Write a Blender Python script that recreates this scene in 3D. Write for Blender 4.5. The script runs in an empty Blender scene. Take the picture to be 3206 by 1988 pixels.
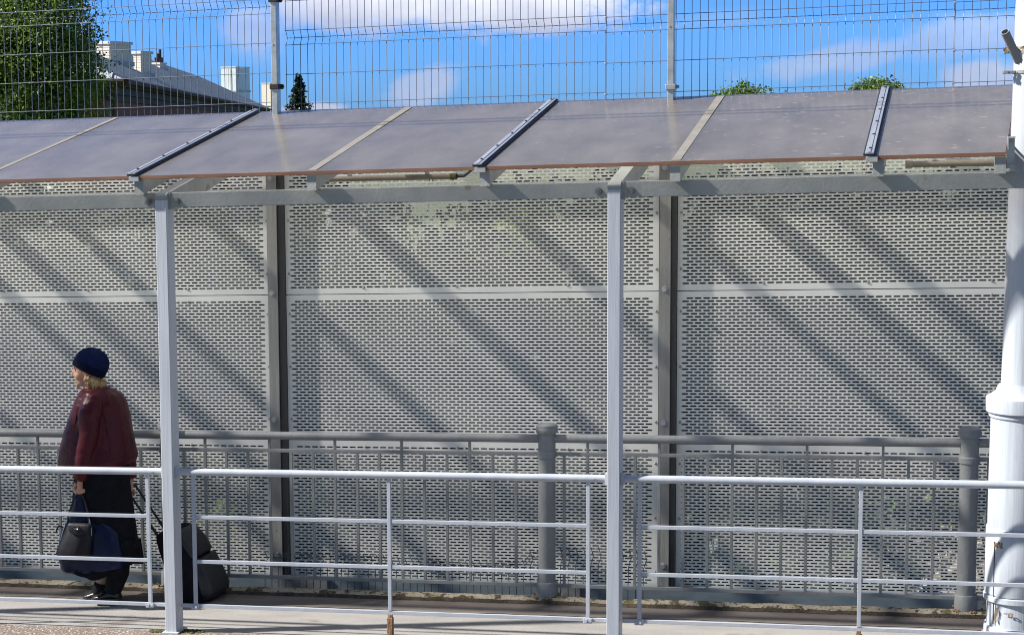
import bpy, bmesh, math, random
import numpy as np
from mathutils import Vector, Matrix, noise

random.seed(7); rng = np.random.default_rng(7)
SC = bpy.context.scene
COL = SC.collection
G = 0.0291                      # the walkway climbs gently to the right

# ------------------------------------------------------------------ camera
PW, PH, F = 3206.0, 1988.0, 5633.8
YAW, PITCH, ROLL = 0.2427, -0.1083, -0.0033
CAM = Vector((4.4364, -9.6396, 2.9873))
FWD = Vector((-math.sin(YAW)*math.cos(PITCH), math.cos(YAW)*math.cos(PITCH), math.sin(PITCH)))
_r = Vector((math.cos(YAW), math.sin(YAW), 0)); _u = _r.cross(FWD)
RT = _r*math.cos(ROLL)+_u*math.sin(ROLL); UP = -_r*math.sin(ROLL)+_u*math.cos(ROLL)

def ray(px, py): return (FWD*F+RT*(px-PW/2)+UP*(PH/2-py)).normalized()
def at(px, py, v):              # the world point at depth v that was measured at this place
    d = ray(px, py); return CAM+d*((v-CAM.y)/d.y)
def uz(px, py, v):              # the same in walkway coordinates (along, height above the sloping line)
    p = at(px, py, v); return p.x, p.z-G*p.x
def far(px, py, dist):
    d = ray(px, py); return CAM+d*(dist/math.hypot(d.x, d.y))

cd = bpy.data.cameras.new('camera'); cam = bpy.data.objects.new('camera', cd); COL.objects.link(cam)
cd.sensor_width = 36; cd.sensor_fit = 'HORIZONTAL'; cd.lens = F/PW*36
cd.clip_start = 0.1; cd.clip_end = 6000
m3 = Matrix((RT, UP, -FWD)).transposed(); cam.matrix_world = Matrix.Translation(CAM) @ m3.to_4x4()
SC.camera = cam

# ------------------------------------------------------------------ materials
def nd(nt, t, **k):
    n = nt.nodes.new(t)
    for a, b in k.items():
        if a.startswith('i_'):
            key = a[2:]; n.inputs[int(key) if key.isdigit() else key.replace('_', ' ')].default_value = b
        else: setattr(n, a, b)
    return n

def mat(name, c1, c2=None, rough=.5, metal=0, nscale=6., amount=(.35, .65), stretch=(1, 1, 1), bump=0., bscale=60., bstretch=(1, 1, 1),
        spots=None, spec=.5, transl=0., coat=0., world=False):
    """Principled surface whose colour wanders between c1 and c2; spots = (colour, scale, threshold, stretch)."""
    m = bpy.data.materials.new(name); m.use_nodes = True; nt = m.node_tree; L = nt.links
    b = nt.nodes['Principled BSDF']; b.inputs['Roughness'].default_value = rough; b.inputs['Metallic'].default_value = metal
    b.inputs['Specular IOR Level'].default_value = spec
    if coat: b.inputs['Coat Weight'].default_value = coat; b.inputs['Coat Roughness'].default_value = .25
    if world:
        src = nd(nt, 'ShaderNodeNewGeometry').outputs['Position']
    else:
        src = nd(nt, 'ShaderNodeTexCoord').outputs['Object']
    def mapped(s):
        mp = nd(nt, 'ShaderNodeMapping'); mp.inputs['Scale'].default_value = s; L.new(src, mp.inputs[0]); return mp.outputs[0]
    c1 = (*c1, 1); c2 = (*(c2 or c1[:3]), 1)
    n = nd(nt, 'ShaderNodeTexNoise'); n.inputs['Scale'].default_value = nscale; n.inputs['Detail'].default_value = 6; n.inputs['Roughness'].default_value = .6
    L.new(mapped(stretch), n.inputs[0])
    r = nd(nt, 'ShaderNodeValToRGB'); r.color_ramp.elements[0].position = amount[0]; r.color_ramp.elements[1].position = amount[1]
    r.color_ramp.elements[0].color = c1; r.color_ramp.elements[1].color = c2
    L.new(n.outputs[0], r.inputs[0]); out = r.outputs[0]
    for sp in (spots or []):
        sn = nd(nt, 'ShaderNodeTexNoise'); sn.inputs['Scale'].default_value = sp[1]; sn.inputs['Detail'].default_value = 4
        L.new(mapped(sp[3] if len(sp) > 3 else (1, 1, 1)), sn.inputs[0])
        sr = nd(nt, 'ShaderNodeMapRange'); sr.inputs[1].default_value = sp[2]; sr.inputs[2].default_value = sp[2]+.06; L.new(sn.outputs[0], sr.inputs[0])
        mx = nd(nt, 'ShaderNodeMix', data_type='RGBA'); L.new(sr.outputs[0], mx.inputs[0]); L.new(out, mx.inputs[6]); mx.inputs[7].default_value = (*sp[0], 1)
        out = mx.outputs[2]
    L.new(out, b.inputs['Base Color'])
    if bump:
        bn = nd(nt, 'ShaderNodeTexNoise'); bn.inputs['Scale'].default_value = bscale; bn.inputs['Detail'].default_value = 4
        L.new(mapped(bstretch), bn.inputs[0])
        bp = nd(nt, 'ShaderNodeBump'); bp.inputs['Strength'].default_value = bump; bp.inputs['Distance'].default_value = .01
        L.new(bn.outputs[0], bp.inputs['Height']); L.new(bp.outputs[0], b.inputs['Normal'])
    if transl:
        o = nt.nodes['Material Output']; t = nd(nt, 'ShaderNodeBsdfTranslucent'); L.new(out, t.inputs[0])
        ms = nd(nt, 'ShaderNodeMixShader'); ms.inputs[0].default_value = transl; L.new(b.outputs[0], ms.inputs[1]); L.new(t.outputs[0], ms.inputs[2]); L.new(ms.outputs[0], o.inputs[0])
    return m

def leaf_mat(name, ca, cb, cc, transl=.3, rough=.45):
    m = bpy.data.materials.new(name); m.use_nodes = True; nt = m.node_tree; L = nt.links
    b = nt.nodes['Principled BSDF']; b.inputs['Roughness'].default_value = rough; b.inputs['Specular IOR Level'].default_value = .35
    g = nd(nt, 'ShaderNodeNewGeometry'); r = nd(nt, 'ShaderNodeValToRGB'); e = r.color_ramp.elements
    e[0].color = (*ca, 1); e[1].color = (*cc, 1); x = e.new(.55); x.color = (*cb, 1)
    L.new(g.outputs['Random Per Island'], r.inputs[0]); L.new(r.outputs[0], b.inputs['Base Color'])
    t = nd(nt, 'ShaderNodeBsdfTranslucent'); L.new(r.outputs[0], t.inputs[0]); ms = nd(nt, 'ShaderNodeMixShader'); ms.inputs[0].default_value = transl
    o = nt.nodes['Material Output']; L.new(b.outputs[0], ms.inputs[1]); L.new(t.outputs[0], ms.inputs[2]); L.new(ms.outputs[0], o.inputs[0])
    return m

M = {}
M['white_paint'] = mat('white_paint', (.41, .445, .50), (.48, .515, .57), .38, nscale=3, stretch=(14, 14, .6), bump=.12, bscale=25, bstretch=(8, 8, .25),
                       spots=[((.30, .22, .15), 38, .745), ((.45, .45, .46), 21, .72)])
M['streaky_paint'] = mat('streaky_paint', (.45, .48, .53), (.57, .60, .65), .42, nscale=5, stretch=(16, 16, .35), bump=.1, bscale=14, bstretch=(10, 10, .12),
                         spots=[((.35, .33, .31), 40, .75)])
M['rail_paint'] = mat('rail_paint', (.41, .445, .50), (.48, .51, .565), .33, nscale=7, bump=.1, bscale=40, spots=[((.33, .2, .11), 55, .74)])
M['grey_paint'] = mat('grey_paint', (.28, .295, .29), (.35, .36, .345), .5, nscale=5, bump=.2, bscale=45, spots=[((.24, .21, .17), 9, .66), ((.19, .19, .18), 33, .72)])
M['steel_grey'] = mat('steel_grey', (.19, .203, .21), (.26, .273, .278), .5, nscale=5, stretch=(1, 1, .5), bump=.25, bscale=40, spots=[((.36, .21, .09), 14, .71)])
M['rust'] = mat('rust', (.20, .10, .045), (.36, .23, .13), .85, nscale=18, bump=.7, bscale=70)
M['galv'] = mat('galv', (.42, .44, .46), (.60, .61, .62), .38, metal=.55, nscale=16, bump=.08, bscale=40)
M['bolt'] = mat('bolt', (.20, .20, .20), (.32, .31, .30), .4, metal=.6, nscale=60)
M['rivet'] = mat('rivet', (.32, .29, .25), (.45, .42, .38), .4, metal=.5, nscale=60)
M['sheet'] = mat('sheet', (.785, .805, .775), (.86, .875, .845), .45, metal=.0, nscale=2.2, stretch=(1, 1, .35), bump=.05, bscale=12,
                 spots=[((.66, .66, .62), 4.5, .71, (1, 1, .3)), ((.30, .25, .19), 30, .75)])
M['wall_post'] = mat('wall_post', (.25, .25, .235), (.335, .33, .31), .5, nscale=4, stretch=(6, 6, .3), bump=.15, bscale=30, bstretch=(6, 6, .2), spots=[((.16, .13, .10), 34, .70)])
M['dark_channel'] = mat('dark_channel', (.06, .058, .056), (.085, .08, .078), .7, nscale=8, stretch=(3, 3, .4))
M['plinth'] = mat('plinth', (.20, .29, .36), (.30, .36, .40), .42, metal=.2, nscale=2.5, stretch=(2.5, 1, 6), spots=[((.26, .22, .16), 7, .62, (1, 1, 3))])
M['mesh_wire'] = mat('mesh_wire', (.085, .105, .145), (.13, .15, .19), .5, metal=.2, nscale=12)
M['black_band'] = mat('black_band', (.018, .013, .012), (.03, .022, .02), .6)
M['strip_alu'] = mat('strip_alu', (.40, .43, .50), (.52, .55, .60), .42, metal=.5, nscale=3, stretch=(9, .7, 1), bump=.1, bscale=30)
M['gasket'] = mat('gasket', (.018, .02, .028), (.03, .03, .04), .5)
M['lit_rafter_tone'] = mat('lit_rafter_tone', (.215, .20, .175), (.27, .25, .222), .6, nscale=8, spots=[((.40, .37, .33), 25, .66)])
M['edge_brown'] = mat('edge_brown', (.17, .075, .045), (.24, .12, .075), .5, nscale=9, stretch=(.5, 1, 1))
M['conduit'] = mat('conduit', (.19, .165, .13), (.24, .21, .17), .5, nscale=14)
M['black_rubber'] = mat('black_rubber', (.012, .012, .013), (.02, .02, .02), .55)
M['asphalt'] = mat('asphalt', (.26, .248, .238), (.33, .316, .303), .9, nscale=3, stretch=(.6, 1.5, 1), bump=.5, bscale=260,
                   spots=[((.35, .335, .32), 150, .60), ((.13, .12, .115), 190, .66), ((.19, .165, .15), 1.6, .60)], world=True)
M['dirt_shade_asphalt'] = mat('dirt_shade_asphalt', (.12, .103, .094), (.18, .157, .143), .92, nscale=4, stretch=(.5, 2, 1), bump=.5, bscale=200, spots=[((.20, .18, .16), 120, .66)], world=True)
M['aggregate'] = mat('aggregate', (.16, .12, .10), (.22, .18, .155), .9, nscale=9, bump=1., bscale=75, spots=[((.46, .41, .36), 62, .56), ((.09, .06, .05), 85, .63)], world=True)
M['old_kerb'] = mat('old_kerb', (.25, .22, .155), (.40, .36, .275), .92, nscale=7, stretch=(.7, 1, 2), bump=1., bscale=70, spots=[((.11, .11, .04), 7, .56), ((.07, .052, .038), 17, .55), ((.05, .04, .03), 45, .60)], world=True)
M['soil'] = mat('soil', (.05, .038, .028), (.11, .085, .062), .95, nscale=20, bump=1., bscale=120, world=True)
M['gravel'] = mat('gravel', (.24, .20, .185), (.38, .34, .32), .95, nscale=2.2, bump=.6, bscale=30, spots=[((.55, .52, .50), 9, .63), ((.05, .045, .04), 6, .60)], world=True)
M['terrain'] = mat('terrain', (.06, .10, .03), (.13, .15, .06), .95, nscale=.3, bump=.5, bscale=4, spots=[((.20, .19, .13), .5, .6)], world=True)
M['road'] = mat('road', (.13, .128, .125), (.18, .176, .17), .9, nscale=1.2, bump=.4, bscale=150, world=True)
M['trunk'] = mat('trunk', (.05, .038, .028), (.09, .07, .055), .9, nscale=14, stretch=(3, 3, .6), bump=.8, bscale=25)

# ------------------------------------------------------------------ mesh helpers
class MB:
    def __init__(s): s.v = []; s.f = []; s.mi = []; s.cur = 0
    def add(s, vs, fs):
        o = len(s.v); s.v += [tuple(p) for p in vs]; s.f += [tuple(i+o for i in f) for f in fs]; s.mi += [s.cur]*len(fs)
    def box(s, u0, u1, v0, v1, z0, z1, bev=0):
        if bev:
            return s.obox(Vector(((u0+u1)/2, (v0+v1)/2, (z0+z1)/2)), (u1-u0, v1-v0, z1-z0), Matrix.Identity(3), bev)
        vs = [(u, v, z) for u in (u0, u1) for v in (v0, v1) for z in (z0, z1)]
        s.add(vs, [(0, 1, 3, 2), (4, 6, 7, 5), (0, 4, 5, 1), (2, 3, 7, 6), (0, 2, 6, 4), (1, 5, 7, 3)])
    def obox(s, c, size, R, bev=0):
        bm = bmesh.new(); bmesh.ops.create_cube(bm, size=1); bmesh.ops.scale(bm, vec=Vector(size), verts=bm.verts)
        if bev: bmesh.ops.bevel(bm, geom=bm.edges[:], offset=bev, segments=2, affect='EDGES', profile=.5)
        bm.verts.ensure_lookup_table()
        s.add([Vector(c)+R@v.co for v in bm.verts], [[v.index for v in f.verts] for f in bm.faces]); bm.free()
    def beam(s, a, b, w, h, bev=0, up=Vector((0, 0, 1))):   # box from a to b; w sideways, h along up
        a = Vector(a); b = Vector(b); d = (b-a); y = d.normalized(); x = y.cross(up).normalized(); z = x.cross(y)
        R = Matrix((x, y, z)).transposed(); s.obox((a+b)/2, (w, d.length, h), R, bev)
    def tube(s, pts, r, n=10, caps=True, sq=None):
        pts = [Vector(p) for p in pts]; rs = r if isinstance(r, (list, tuple)) else [r]*len(pts)
        prev = None; rings = []
        for i, p in enumerate(pts):
            t = (pts[min(i+1, len(pts)-1)]-pts[max(i-1, 0)]).normalized()
            if prev is None: a = t.cross(Vector((0, 0, 1)) if abs(t.z) < .9 else Vector((1, 0, 0))).normalized()
            else: a = (prev-t*prev.dot(t)).normalized()
            prev = a; b = t.cross(a)
            rings.append([p+a*rs[i]*math.cos(2*math.pi*k/n)+b*rs[i]*(sq or 1)*math.sin(2*math.pi*k/n) for k in range(n)])
        s.rings(rings, caps)
    def rings(s, rings, caps=True, closed=True):
        n = len(rings[0]); vs = [p for r in rings for p in r]; fs = []
        for i in range(len(rings)-1):
            for k in range(n if closed else n-1):
                k2 = (k+1) % n; fs.append((i*n+k, i*n+k2, (i+1)*n+k2, (i+1)*n+k))
        if caps: fs += [tuple(range(n-1, -1, -1)), tuple(range((len(rings)-1)*n, len(rings)*n))]
        s.add(vs, fs)
    def lathe(s, c, prof, n=40):     # prof: (radius, height)
        s.rings([[(c[0]+r*math.cos(2*math.pi*k/n), c[1]+r*math.sin(2*math.pi*k/n), c[2]+z) for k in range(n)] for r, z in prof])
    def ell(s, c, rx, ry, rz, R=None, n=14):
        bm = bmesh.new(); bmesh.ops.create_uvsphere(bm, u_segments=n, v_segments=max(6, n*2//3), radius=1); bm.verts.ensure_lookup_table()
        R = R or Matrix.Identity(3)
        s.add([Vector(c)+R@Vector((v.co.x*rx, v.co.y*ry, v.co.z*rz)) for v in bm.verts], [[v.index for v in f.verts] for f in bm.faces]); bm.free()
    def build(s, name, material, parent=None, smooth=False, shear=True, angle=None):
        me = bpy.data.meshes.new(name)
        base = wloc(parent) if parent else Vector((0, 0, 0))
        v = np.array(s.v, dtype=float)
        if shear: v[:, 2] += G*v[:, 0]
        v -= np.array(base)
        me.from_pydata(v.tolist(), [], s.f)
        for mt in (material if isinstance(material, list) else [material]): me.materials.append(mt)
        if isinstance(material, list): me.polygons.foreach_set('material_index', s.mi)
        bm = bmesh.new(); bm.from_mesh(me); bmesh.ops.recalc_face_normals(bm, faces=bm.faces[:]); bm.to_mesh(me); bm.free()
        if smooth:
            me.polygons.foreach_set('use_smooth', [True]*len(me.polygons))
            me.set_sharp_from_angle(angle=math.radians(angle or 40))
        return link(me, name, parent)

def wloc(o):
    p = Vector((0, 0, 0))
    while o: p += o.location; o = o.parent
    return p
def link(me, name, parent=None):
    o = bpy.data.objects.new(name, me); COL.objects.link(o)
    if parent: o.parent = parent
    return o
def tag(o, label=None, cat=None, group=None, kind=None):
    for k, x in (('label', label), ('category', cat), ('group', group), ('kind', kind)):
        if x: o[k] = x
    return o
def thing(name, loc, label, cat, group=None):
    o = bpy.data.objects.new(name, None); COL.objects.link(o); o.location = loc; o.empty_display_size = .1
    return tag(o, label, cat, group)
def dup(root, shift, label=None):            # a thing, its parts and their sub-parts, moved along
    r = root.copy(); COL.objects.link(r); r.location = root.location+Vector(shift)
    if label: r['label'] = label
    def kids(a, b):
        for ch in list(a.children):
            c = ch.copy(); COL.objects.link(c); c.parent = b; kids(ch, c)
    kids(root, r); return r
def along(du): return Vector((du, 0, G*du))
def U(u, v, z): return Vector((u, v, z+G*u))

def remesh(mb, voxel, smooth_it=2, fn=None, shear=False):
    me = bpy.data.meshes.new('tmp'); me.from_pydata(mb.v, [], mb.f)
    bm = bmesh.new(); bm.from_mesh(me); bmesh.ops.recalc_face_normals(bm, faces=bm.faces[:]); bm.to_mesh(me); bm.free()
    o = bpy.data.objects.new('tmp', me); COL.objects.link(o)
    r = o.modifiers.new('r', 'REMESH'); r.mode = 'VOXEL'; r.voxel_size = voxel
    if smooth_it:
        sm = o.modifiers.new('s', 'SMOOTH'); sm.iterations = smooth_it; sm.factor = .5
    dg = bpy.context.evaluated_depsgraph_get(); ev = o.evaluated_get(dg); out = bpy.data.meshes.new_from_object(ev)
    bpy.data.objects.remove(o)
    if fn:
        nrm = [v.normal.copy() for v in out.vertices]
        for v, n in zip(out.vertices, nrm): v.co = v.co+n*fn(v.co, n)
    out.polygons.foreach_set('use_smooth', [True]*len(out.polygons))
    return out
def mesh_part(me, name, material, parent):
    base = np.array(wloc(parent)); co = np.empty(len(me.vertices)*3); me.vertices.foreach_get('co', co); co = co.reshape(-1, 3)-base; me.vertices.foreach_set('co', co.ravel())
    me.materials.clear()
    for mt in (material if isinstance(material, list) else [material]): me.materials.append(mt)
    me.name = name; return link(me, name, parent)

# ------------------------------------------------------------------ sky, sun
SUN = Vector((3.6, 1.0, -2.95)).normalized()            # the way the sunlight travels
el = math.asin(-SUN.z); azm = math.atan2(-SUN.x, -SUN.y)
ld = bpy.data.lights.new('sun', 'SUN'); ld.energy = 5.0; ld.angle = math.radians(1.6); ld.color = (1, .955, .88)
lo = bpy.data.objects.new('sun', ld); COL.objects.link(lo); lo.rotation_euler = SUN.to_track_quat('-Z', 'Y').to_euler()
w = bpy.data.worlds.new('World'); SC.world = w; w.use_nodes = True; nt = w.node_tree; L = nt.links; nt.nodes.clear()
sky = nd(nt, 'ShaderNodeTexSky', sky_type='NISHITA'); sky.sun_disc = False; sky.sun_elevation = el; sky.sun_rotation = azm
sky.air_density = 1.0; sky.dust_density = .3; sky.ozone_density = 3.0; sky.altitude = 100
tc = nd(nt, 'ShaderNodeTexCoord'); nrm = nd(nt, 'ShaderNodeVectorMath', operation='NORMALIZE'); L.new(tc.outputs['Generated'], nrm.inputs[0]); D = nrm.outputs[0]
def mth(op, a, b=None, c=None, clamp=False):
    n = nd(nt, 'ShaderNodeMath', operation=op, use_clamp=clamp)
    for i, x in enumerate((a, b, c)):
        if x is None: continue
        if isinstance(x, (int, float)): n.inputs[i].default_value = x
        else: L.new(x, n.inputs[i])
    return n.outputs[0]
tint = nd(nt, 'ShaderNodeMix', data_type='RGBA', blend_type='MULTIPLY'); tint.inputs[0].default_value = 1; L.new(sky.outputs[0], tint.inputs[6])
ez = nd(nt, 'ShaderNodeSeparateXYZ'); L.new(D, ez.inputs[0]); er = nd(nt, 'ShaderNodeMapRange', interpolation_type='SMOOTHSTEP'); er.inputs[1].default_value = .10; er.inputs[2].default_value = .45; L.new(ez.outputs[2], er.inputs[0])
tg = nd(nt, 'ShaderNodeMix', data_type='RGBA'); yr = nd(nt, 'ShaderNodeMapRange', interpolation_type='SMOOTHSTEP'); yr.inputs[1].default_value = .35; yr.inputs[2].default_value = -.25; L.new(ez.outputs[1], yr.inputs[0]); L.new(mth('MAXIMUM', er.outputs[0], yr.outputs[0]), tg.inputs[0]); tg.inputs[6].default_value = (.34, .82, 2.05, 1); tg.inputs[7].default_value = (.64, .76, .92, 1); L.new(tg.outputs[2], tint.inputs[7])
def dot(vec):
    n = nd(nt, 'ShaderNodeVectorMath', operation='DOT_PRODUCT'); L.new(D, n.inputs[0]); n.inputs[1].default_value = vec; return n.outputs['Value']
mp = nd(nt, 'ShaderNodeMapping'); mp.inputs['Scale'].default_value = (1, 1, 1.5); L.new(D, mp.inputs[0])
cn = nd(nt, 'ShaderNodeTexNoise'); cn.inputs['Scale'].default_value = 30; cn.inputs['Detail'].default_value = 10; cn.inputs['Roughness'].default_value = .62; L.new(mp.outputs[0], cn.inputs[0])
def blob(px, py, rx, ry, op, soft=.55, nz=1.5, tilt=0.):    # a cloud of the sky, at a fixed bearing and height
    c = ray(px, py); e1 = Vector((c.y, -c.x, 0)).normalized(); e2 = e1.cross(c)*1.0
    e1, e2 = e1*math.cos(tilt)+e2*math.sin(tilt), -e1*math.sin(tilt)+e2*math.cos(tilt)
    a = mth('MULTIPLY', dot(e1), F/rx); b = mth('MULTIPLY', dot(e2), F/ry)
    d2 = mth('SQRT', mth('ADD', mth('MULTIPLY', a, a), mth('MULTIPLY', b, b)))
    d2 = mth('ADD', d2, mth('MULTIPLY', mth('SUBTRACT', cn.outputs[0], .5), nz))
    front = mth('GREATER_THAN', dot(c), .3)
    mr = nd(nt, 'ShaderNodeMapRange', interpolation_type='SMOOTHSTEP'); mr.inputs[1].default_value = 1.0+soft/2; mr.inputs[2].default_value = 1.0-soft; mr.inputs[3].default_value = 0; mr.inputs[4].default_value = op
    L.new(d2, mr.inputs[0]); return mth('MULTIPLY', mr.outputs[0], front), b
CL = [(1420, -15, 560, 125, .97, .30, 1.5, -.03), (1150, 10, 300, 105, .85, .4, 1.6, 0), (790, 95, 100, 85, .55, .55, 1.9, -.5), (1330, 275, 115, 60, .66, .5, 1.9, .3), (980, 343, 100, 22, .95, .4, 1.4, 0),
      (2620, 185, 260, 45, .50, .5, 2.2, .18), (3050, 120, 220, 70, .45, .6, 2.2, .1), (3080, 235, 140, 60, .74, .5, 2.0, .1), (600, 10, 150, 30, .2, .8, 1.5, 0), (2250, 60, 180, 30, .12, .9, 1.5, .1)]
mask = None; low = None
for i, c in enumerate(CL):
    m_, b_ = blob(*c)
    mask = m_ if mask is None else mth('MAXIMUM', mask, m_)
    if i == 0: low = b_
# scattered cumulus over the rest of the sky
n2 = nd(nt, 'ShaderNodeTexNoise'); n2.inputs['Scale'].default_value = 3.2; n2.inputs['Detail'].default_value = 8; L.new(mp.outputs[0], n2.inputs[0])
r2 = nd(nt, 'ShaderNodeMapRange', interpolation_type='SMOOTHSTEP'); r2.inputs[1].default_value = .54; r2.inputs[2].default_value = .66; L.new(n2.outputs[0], r2.inputs[0])
elev = nd(nt, 'ShaderNodeMapRange', interpolation_type='SMOOTHSTEP'); elev.inputs[1].default_value = .11; elev.inputs[2].default_value = .2; L.new(dot((0, 0, 1)), elev.inputs[0])
mask = mth('MAXIMUM', mask, mth('MULTIPLY', mth('MULTIPLY', r2.outputs[0], elev.outputs[0]), .22))
shade = nd(nt, 'ShaderNodeMapRange'); shade.inputs[1].default_value = -.9; shade.inputs[2].default_value = .15; L.new(low, shade.inputs[0])
tint2 = mth('ADD', shade.outputs[0], mth('MULTIPLY', mth('SUBTRACT', cn.outputs[0], .5), 1.3), clamp=True)
cc = nd(nt, 'ShaderNodeMix', data_type='RGBA'); L.new(tint2, cc.inputs[0]); cc.inputs[6].default_value = (.36, .385, .50, 1); cc.inputs[7].default_value = (.66, .68, .74, 1)
bg1 = nd(nt, 'ShaderNodeBackground'); bg1.inputs[1].default_value = .05; L.new(tint.outputs[2], bg1.inputs[0])
bg2 = nd(nt, 'ShaderNodeBackground'); bg2.inputs[1].default_value = .80; L.new(cc.outputs[2], bg2.inputs[0])
mxs = nd(nt, 'ShaderNodeMixShader'); L.new(mask, mxs.inputs[0]); L.new(bg1.outputs[0], mxs.inputs[1]); L.new(bg2.outputs[0], mxs.inputs[2])
wo = nd(nt, 'ShaderNodeOutputWorld'); L.new(mxs.outputs[0], wo.inputs[0])
vs = SC.view_settings; vs.view_transform = 'Standard'; vs.look = 'None'; vs.gamma = 1; vs.exposure = .95; vs.use_curve_mapping = False
SC.cycles.filter_width = 1.05; SC.cycles.max_bounces = 8; SC.cycles.transparent_max_bounces = 24; SC.cycles.caustics_reflective = False; SC.cycles.caustics_refractive = False

#=BODY=
# ------------------------------------------------------------------ ground
def struct(name, mb, m, **k):
    o = mb.build(name, m, **k); o['kind'] = 'structure'; return o
UL, UR = -30, 24
mb = MB(); mb.add([(-900, -900, -2.4), (1800, -900, -2.4), (1800, 3000, -2.4), (-900, 3000, -2.4)], [(0, 1, 2, 3)]); struct('ground', mb, M['terrain'], shear=False)
mb = MB(); mb.box(UL, UR, -26, -.27, -5, -.17); struct('road', mb, M['road'])
GZ = lambda v: -.03-.041*v                 # fall of the walkway across its width
mb = MB()                                  # walkway slab: asphalt, then a darkened strip along the old kerb
def slab(v0, v1, dz=0, lo=-4.5): 
    vs = [(u, v, z) for u in (UL, UR) for v, z in ((v0, lo), (v1, lo), (v1, GZ(v1)+dz), (v0, GZ(v0)+dz))]
    mb.add(vs, [(0, 1, 2, 3), (7, 6, 5, 4), (0, 4, 5, 1), (1, 5, 6, 2), (2, 6, 7, 3), (3, 7, 4, 0)])
slab(.075, 1.085); struct('walkway', mb, M['asphalt'])
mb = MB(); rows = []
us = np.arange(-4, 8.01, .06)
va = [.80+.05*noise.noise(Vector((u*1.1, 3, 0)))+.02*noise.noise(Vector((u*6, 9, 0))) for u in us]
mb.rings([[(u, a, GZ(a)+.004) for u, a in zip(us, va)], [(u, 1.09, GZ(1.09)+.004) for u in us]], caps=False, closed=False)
struct('gutter', mb, M['dirt_shade_asphalt'])  # dark colour is part dirt, part the roof's shade painted in
mb = MB(); 
prof = [(-.28, -4.5), (-.28, -.055), (-.262, -.032), (-.235, -.026), (.05, -.026), (.07, -.03), (.079, -.04), (.079, -4.5)]
us = np.arange(UL, UR+.1, 1.5); mb.rings([[(u, v, z) for v, z in prof] for u in us]); struct('front_kerb', mb, M['aggregate'])
mb = MB(); us = np.concatenate([[UL], np.arange(-3, 7, .05), [UR]])   # the worn concrete kerb under the grey railing
R_ = []
for u in us:
    n1 = noise.noise(Vector((u*2.3, 0, 1))); n2_ = noise.noise(Vector((u*9, 4, 1))); n3 = noise.noise(Vector((u*22, 7, 2)))
    chip = max(0, n1-.10)*.10+max(0, n2_-.15)*.05+max(0, n3-.25)*.02
    f = 1.085+.008*n3; top = -.036-.25*chip+.004*n3
    R_.append([(u, f-.006, -.4), (u, f-.004+.004*n2_, GZ(1.08)+.008), (u, f+.004+chip*.5, top-.012), (u, f+.02+chip, top), (u, 1.155, -.034+.004*n2_-.3*chip), (u, 1.175, -.06), (u, 1.2, -.4)])
mb.rings([r[2:] for r in R_], caps=False, closed=False); mb.cur = 1; mb.rings([[(u, v-.004-.010*noise.noise(Vector((u*17, z*60, 3))), z) for u, v, z in r[:3]] for r in R_], caps=False, closed=False); struct('back_kerb', mb, [M['old_kerb'], M['soil']], smooth=True)
mb = MB(); us = np.arange(-4, 7, .05)
mb.rings([[(u, v, -.052-.15*(v-1.15)/.5+.016*noise.noise(Vector((u*7, v*9, 0)))+.008*noise.noise(Vector((u*31, v*35, 0)))) for u in us] for v in np.linspace(1.15, 1.69, 11)], caps=False, closed=False)
struct('soil_strip', mb, M['soil'])
mb = MB(); mb.box(UL, UR, 1.08, 1.84, -5, -.36); struct('deck_edge', mb, M['road'])
# gravel yard below the far side, and litter of stones on it
mb = MB(); mb.box(2.6, 30, 2.2, 14.6, -2.9, -2.39); struct('gravel_yard', mb, M['gravel'], shear=False)
mb = MB()
for k in range(1500):
    x, y = rng.uniform(3, 12), rng.uniform(8, 14.4); s = rng.uniform(.03, .11)
    mb.ell((x, y, -2.39+s*.3), s, s*rng.uniform(.6, 1), s*.55, n=5)
tag(mb.build('loose_stones', M['old_kerb'], shear=False), 'pale loose stones scattered on the gravel yard behind the slotted wall', 'stones', kind='stuff')

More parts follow.
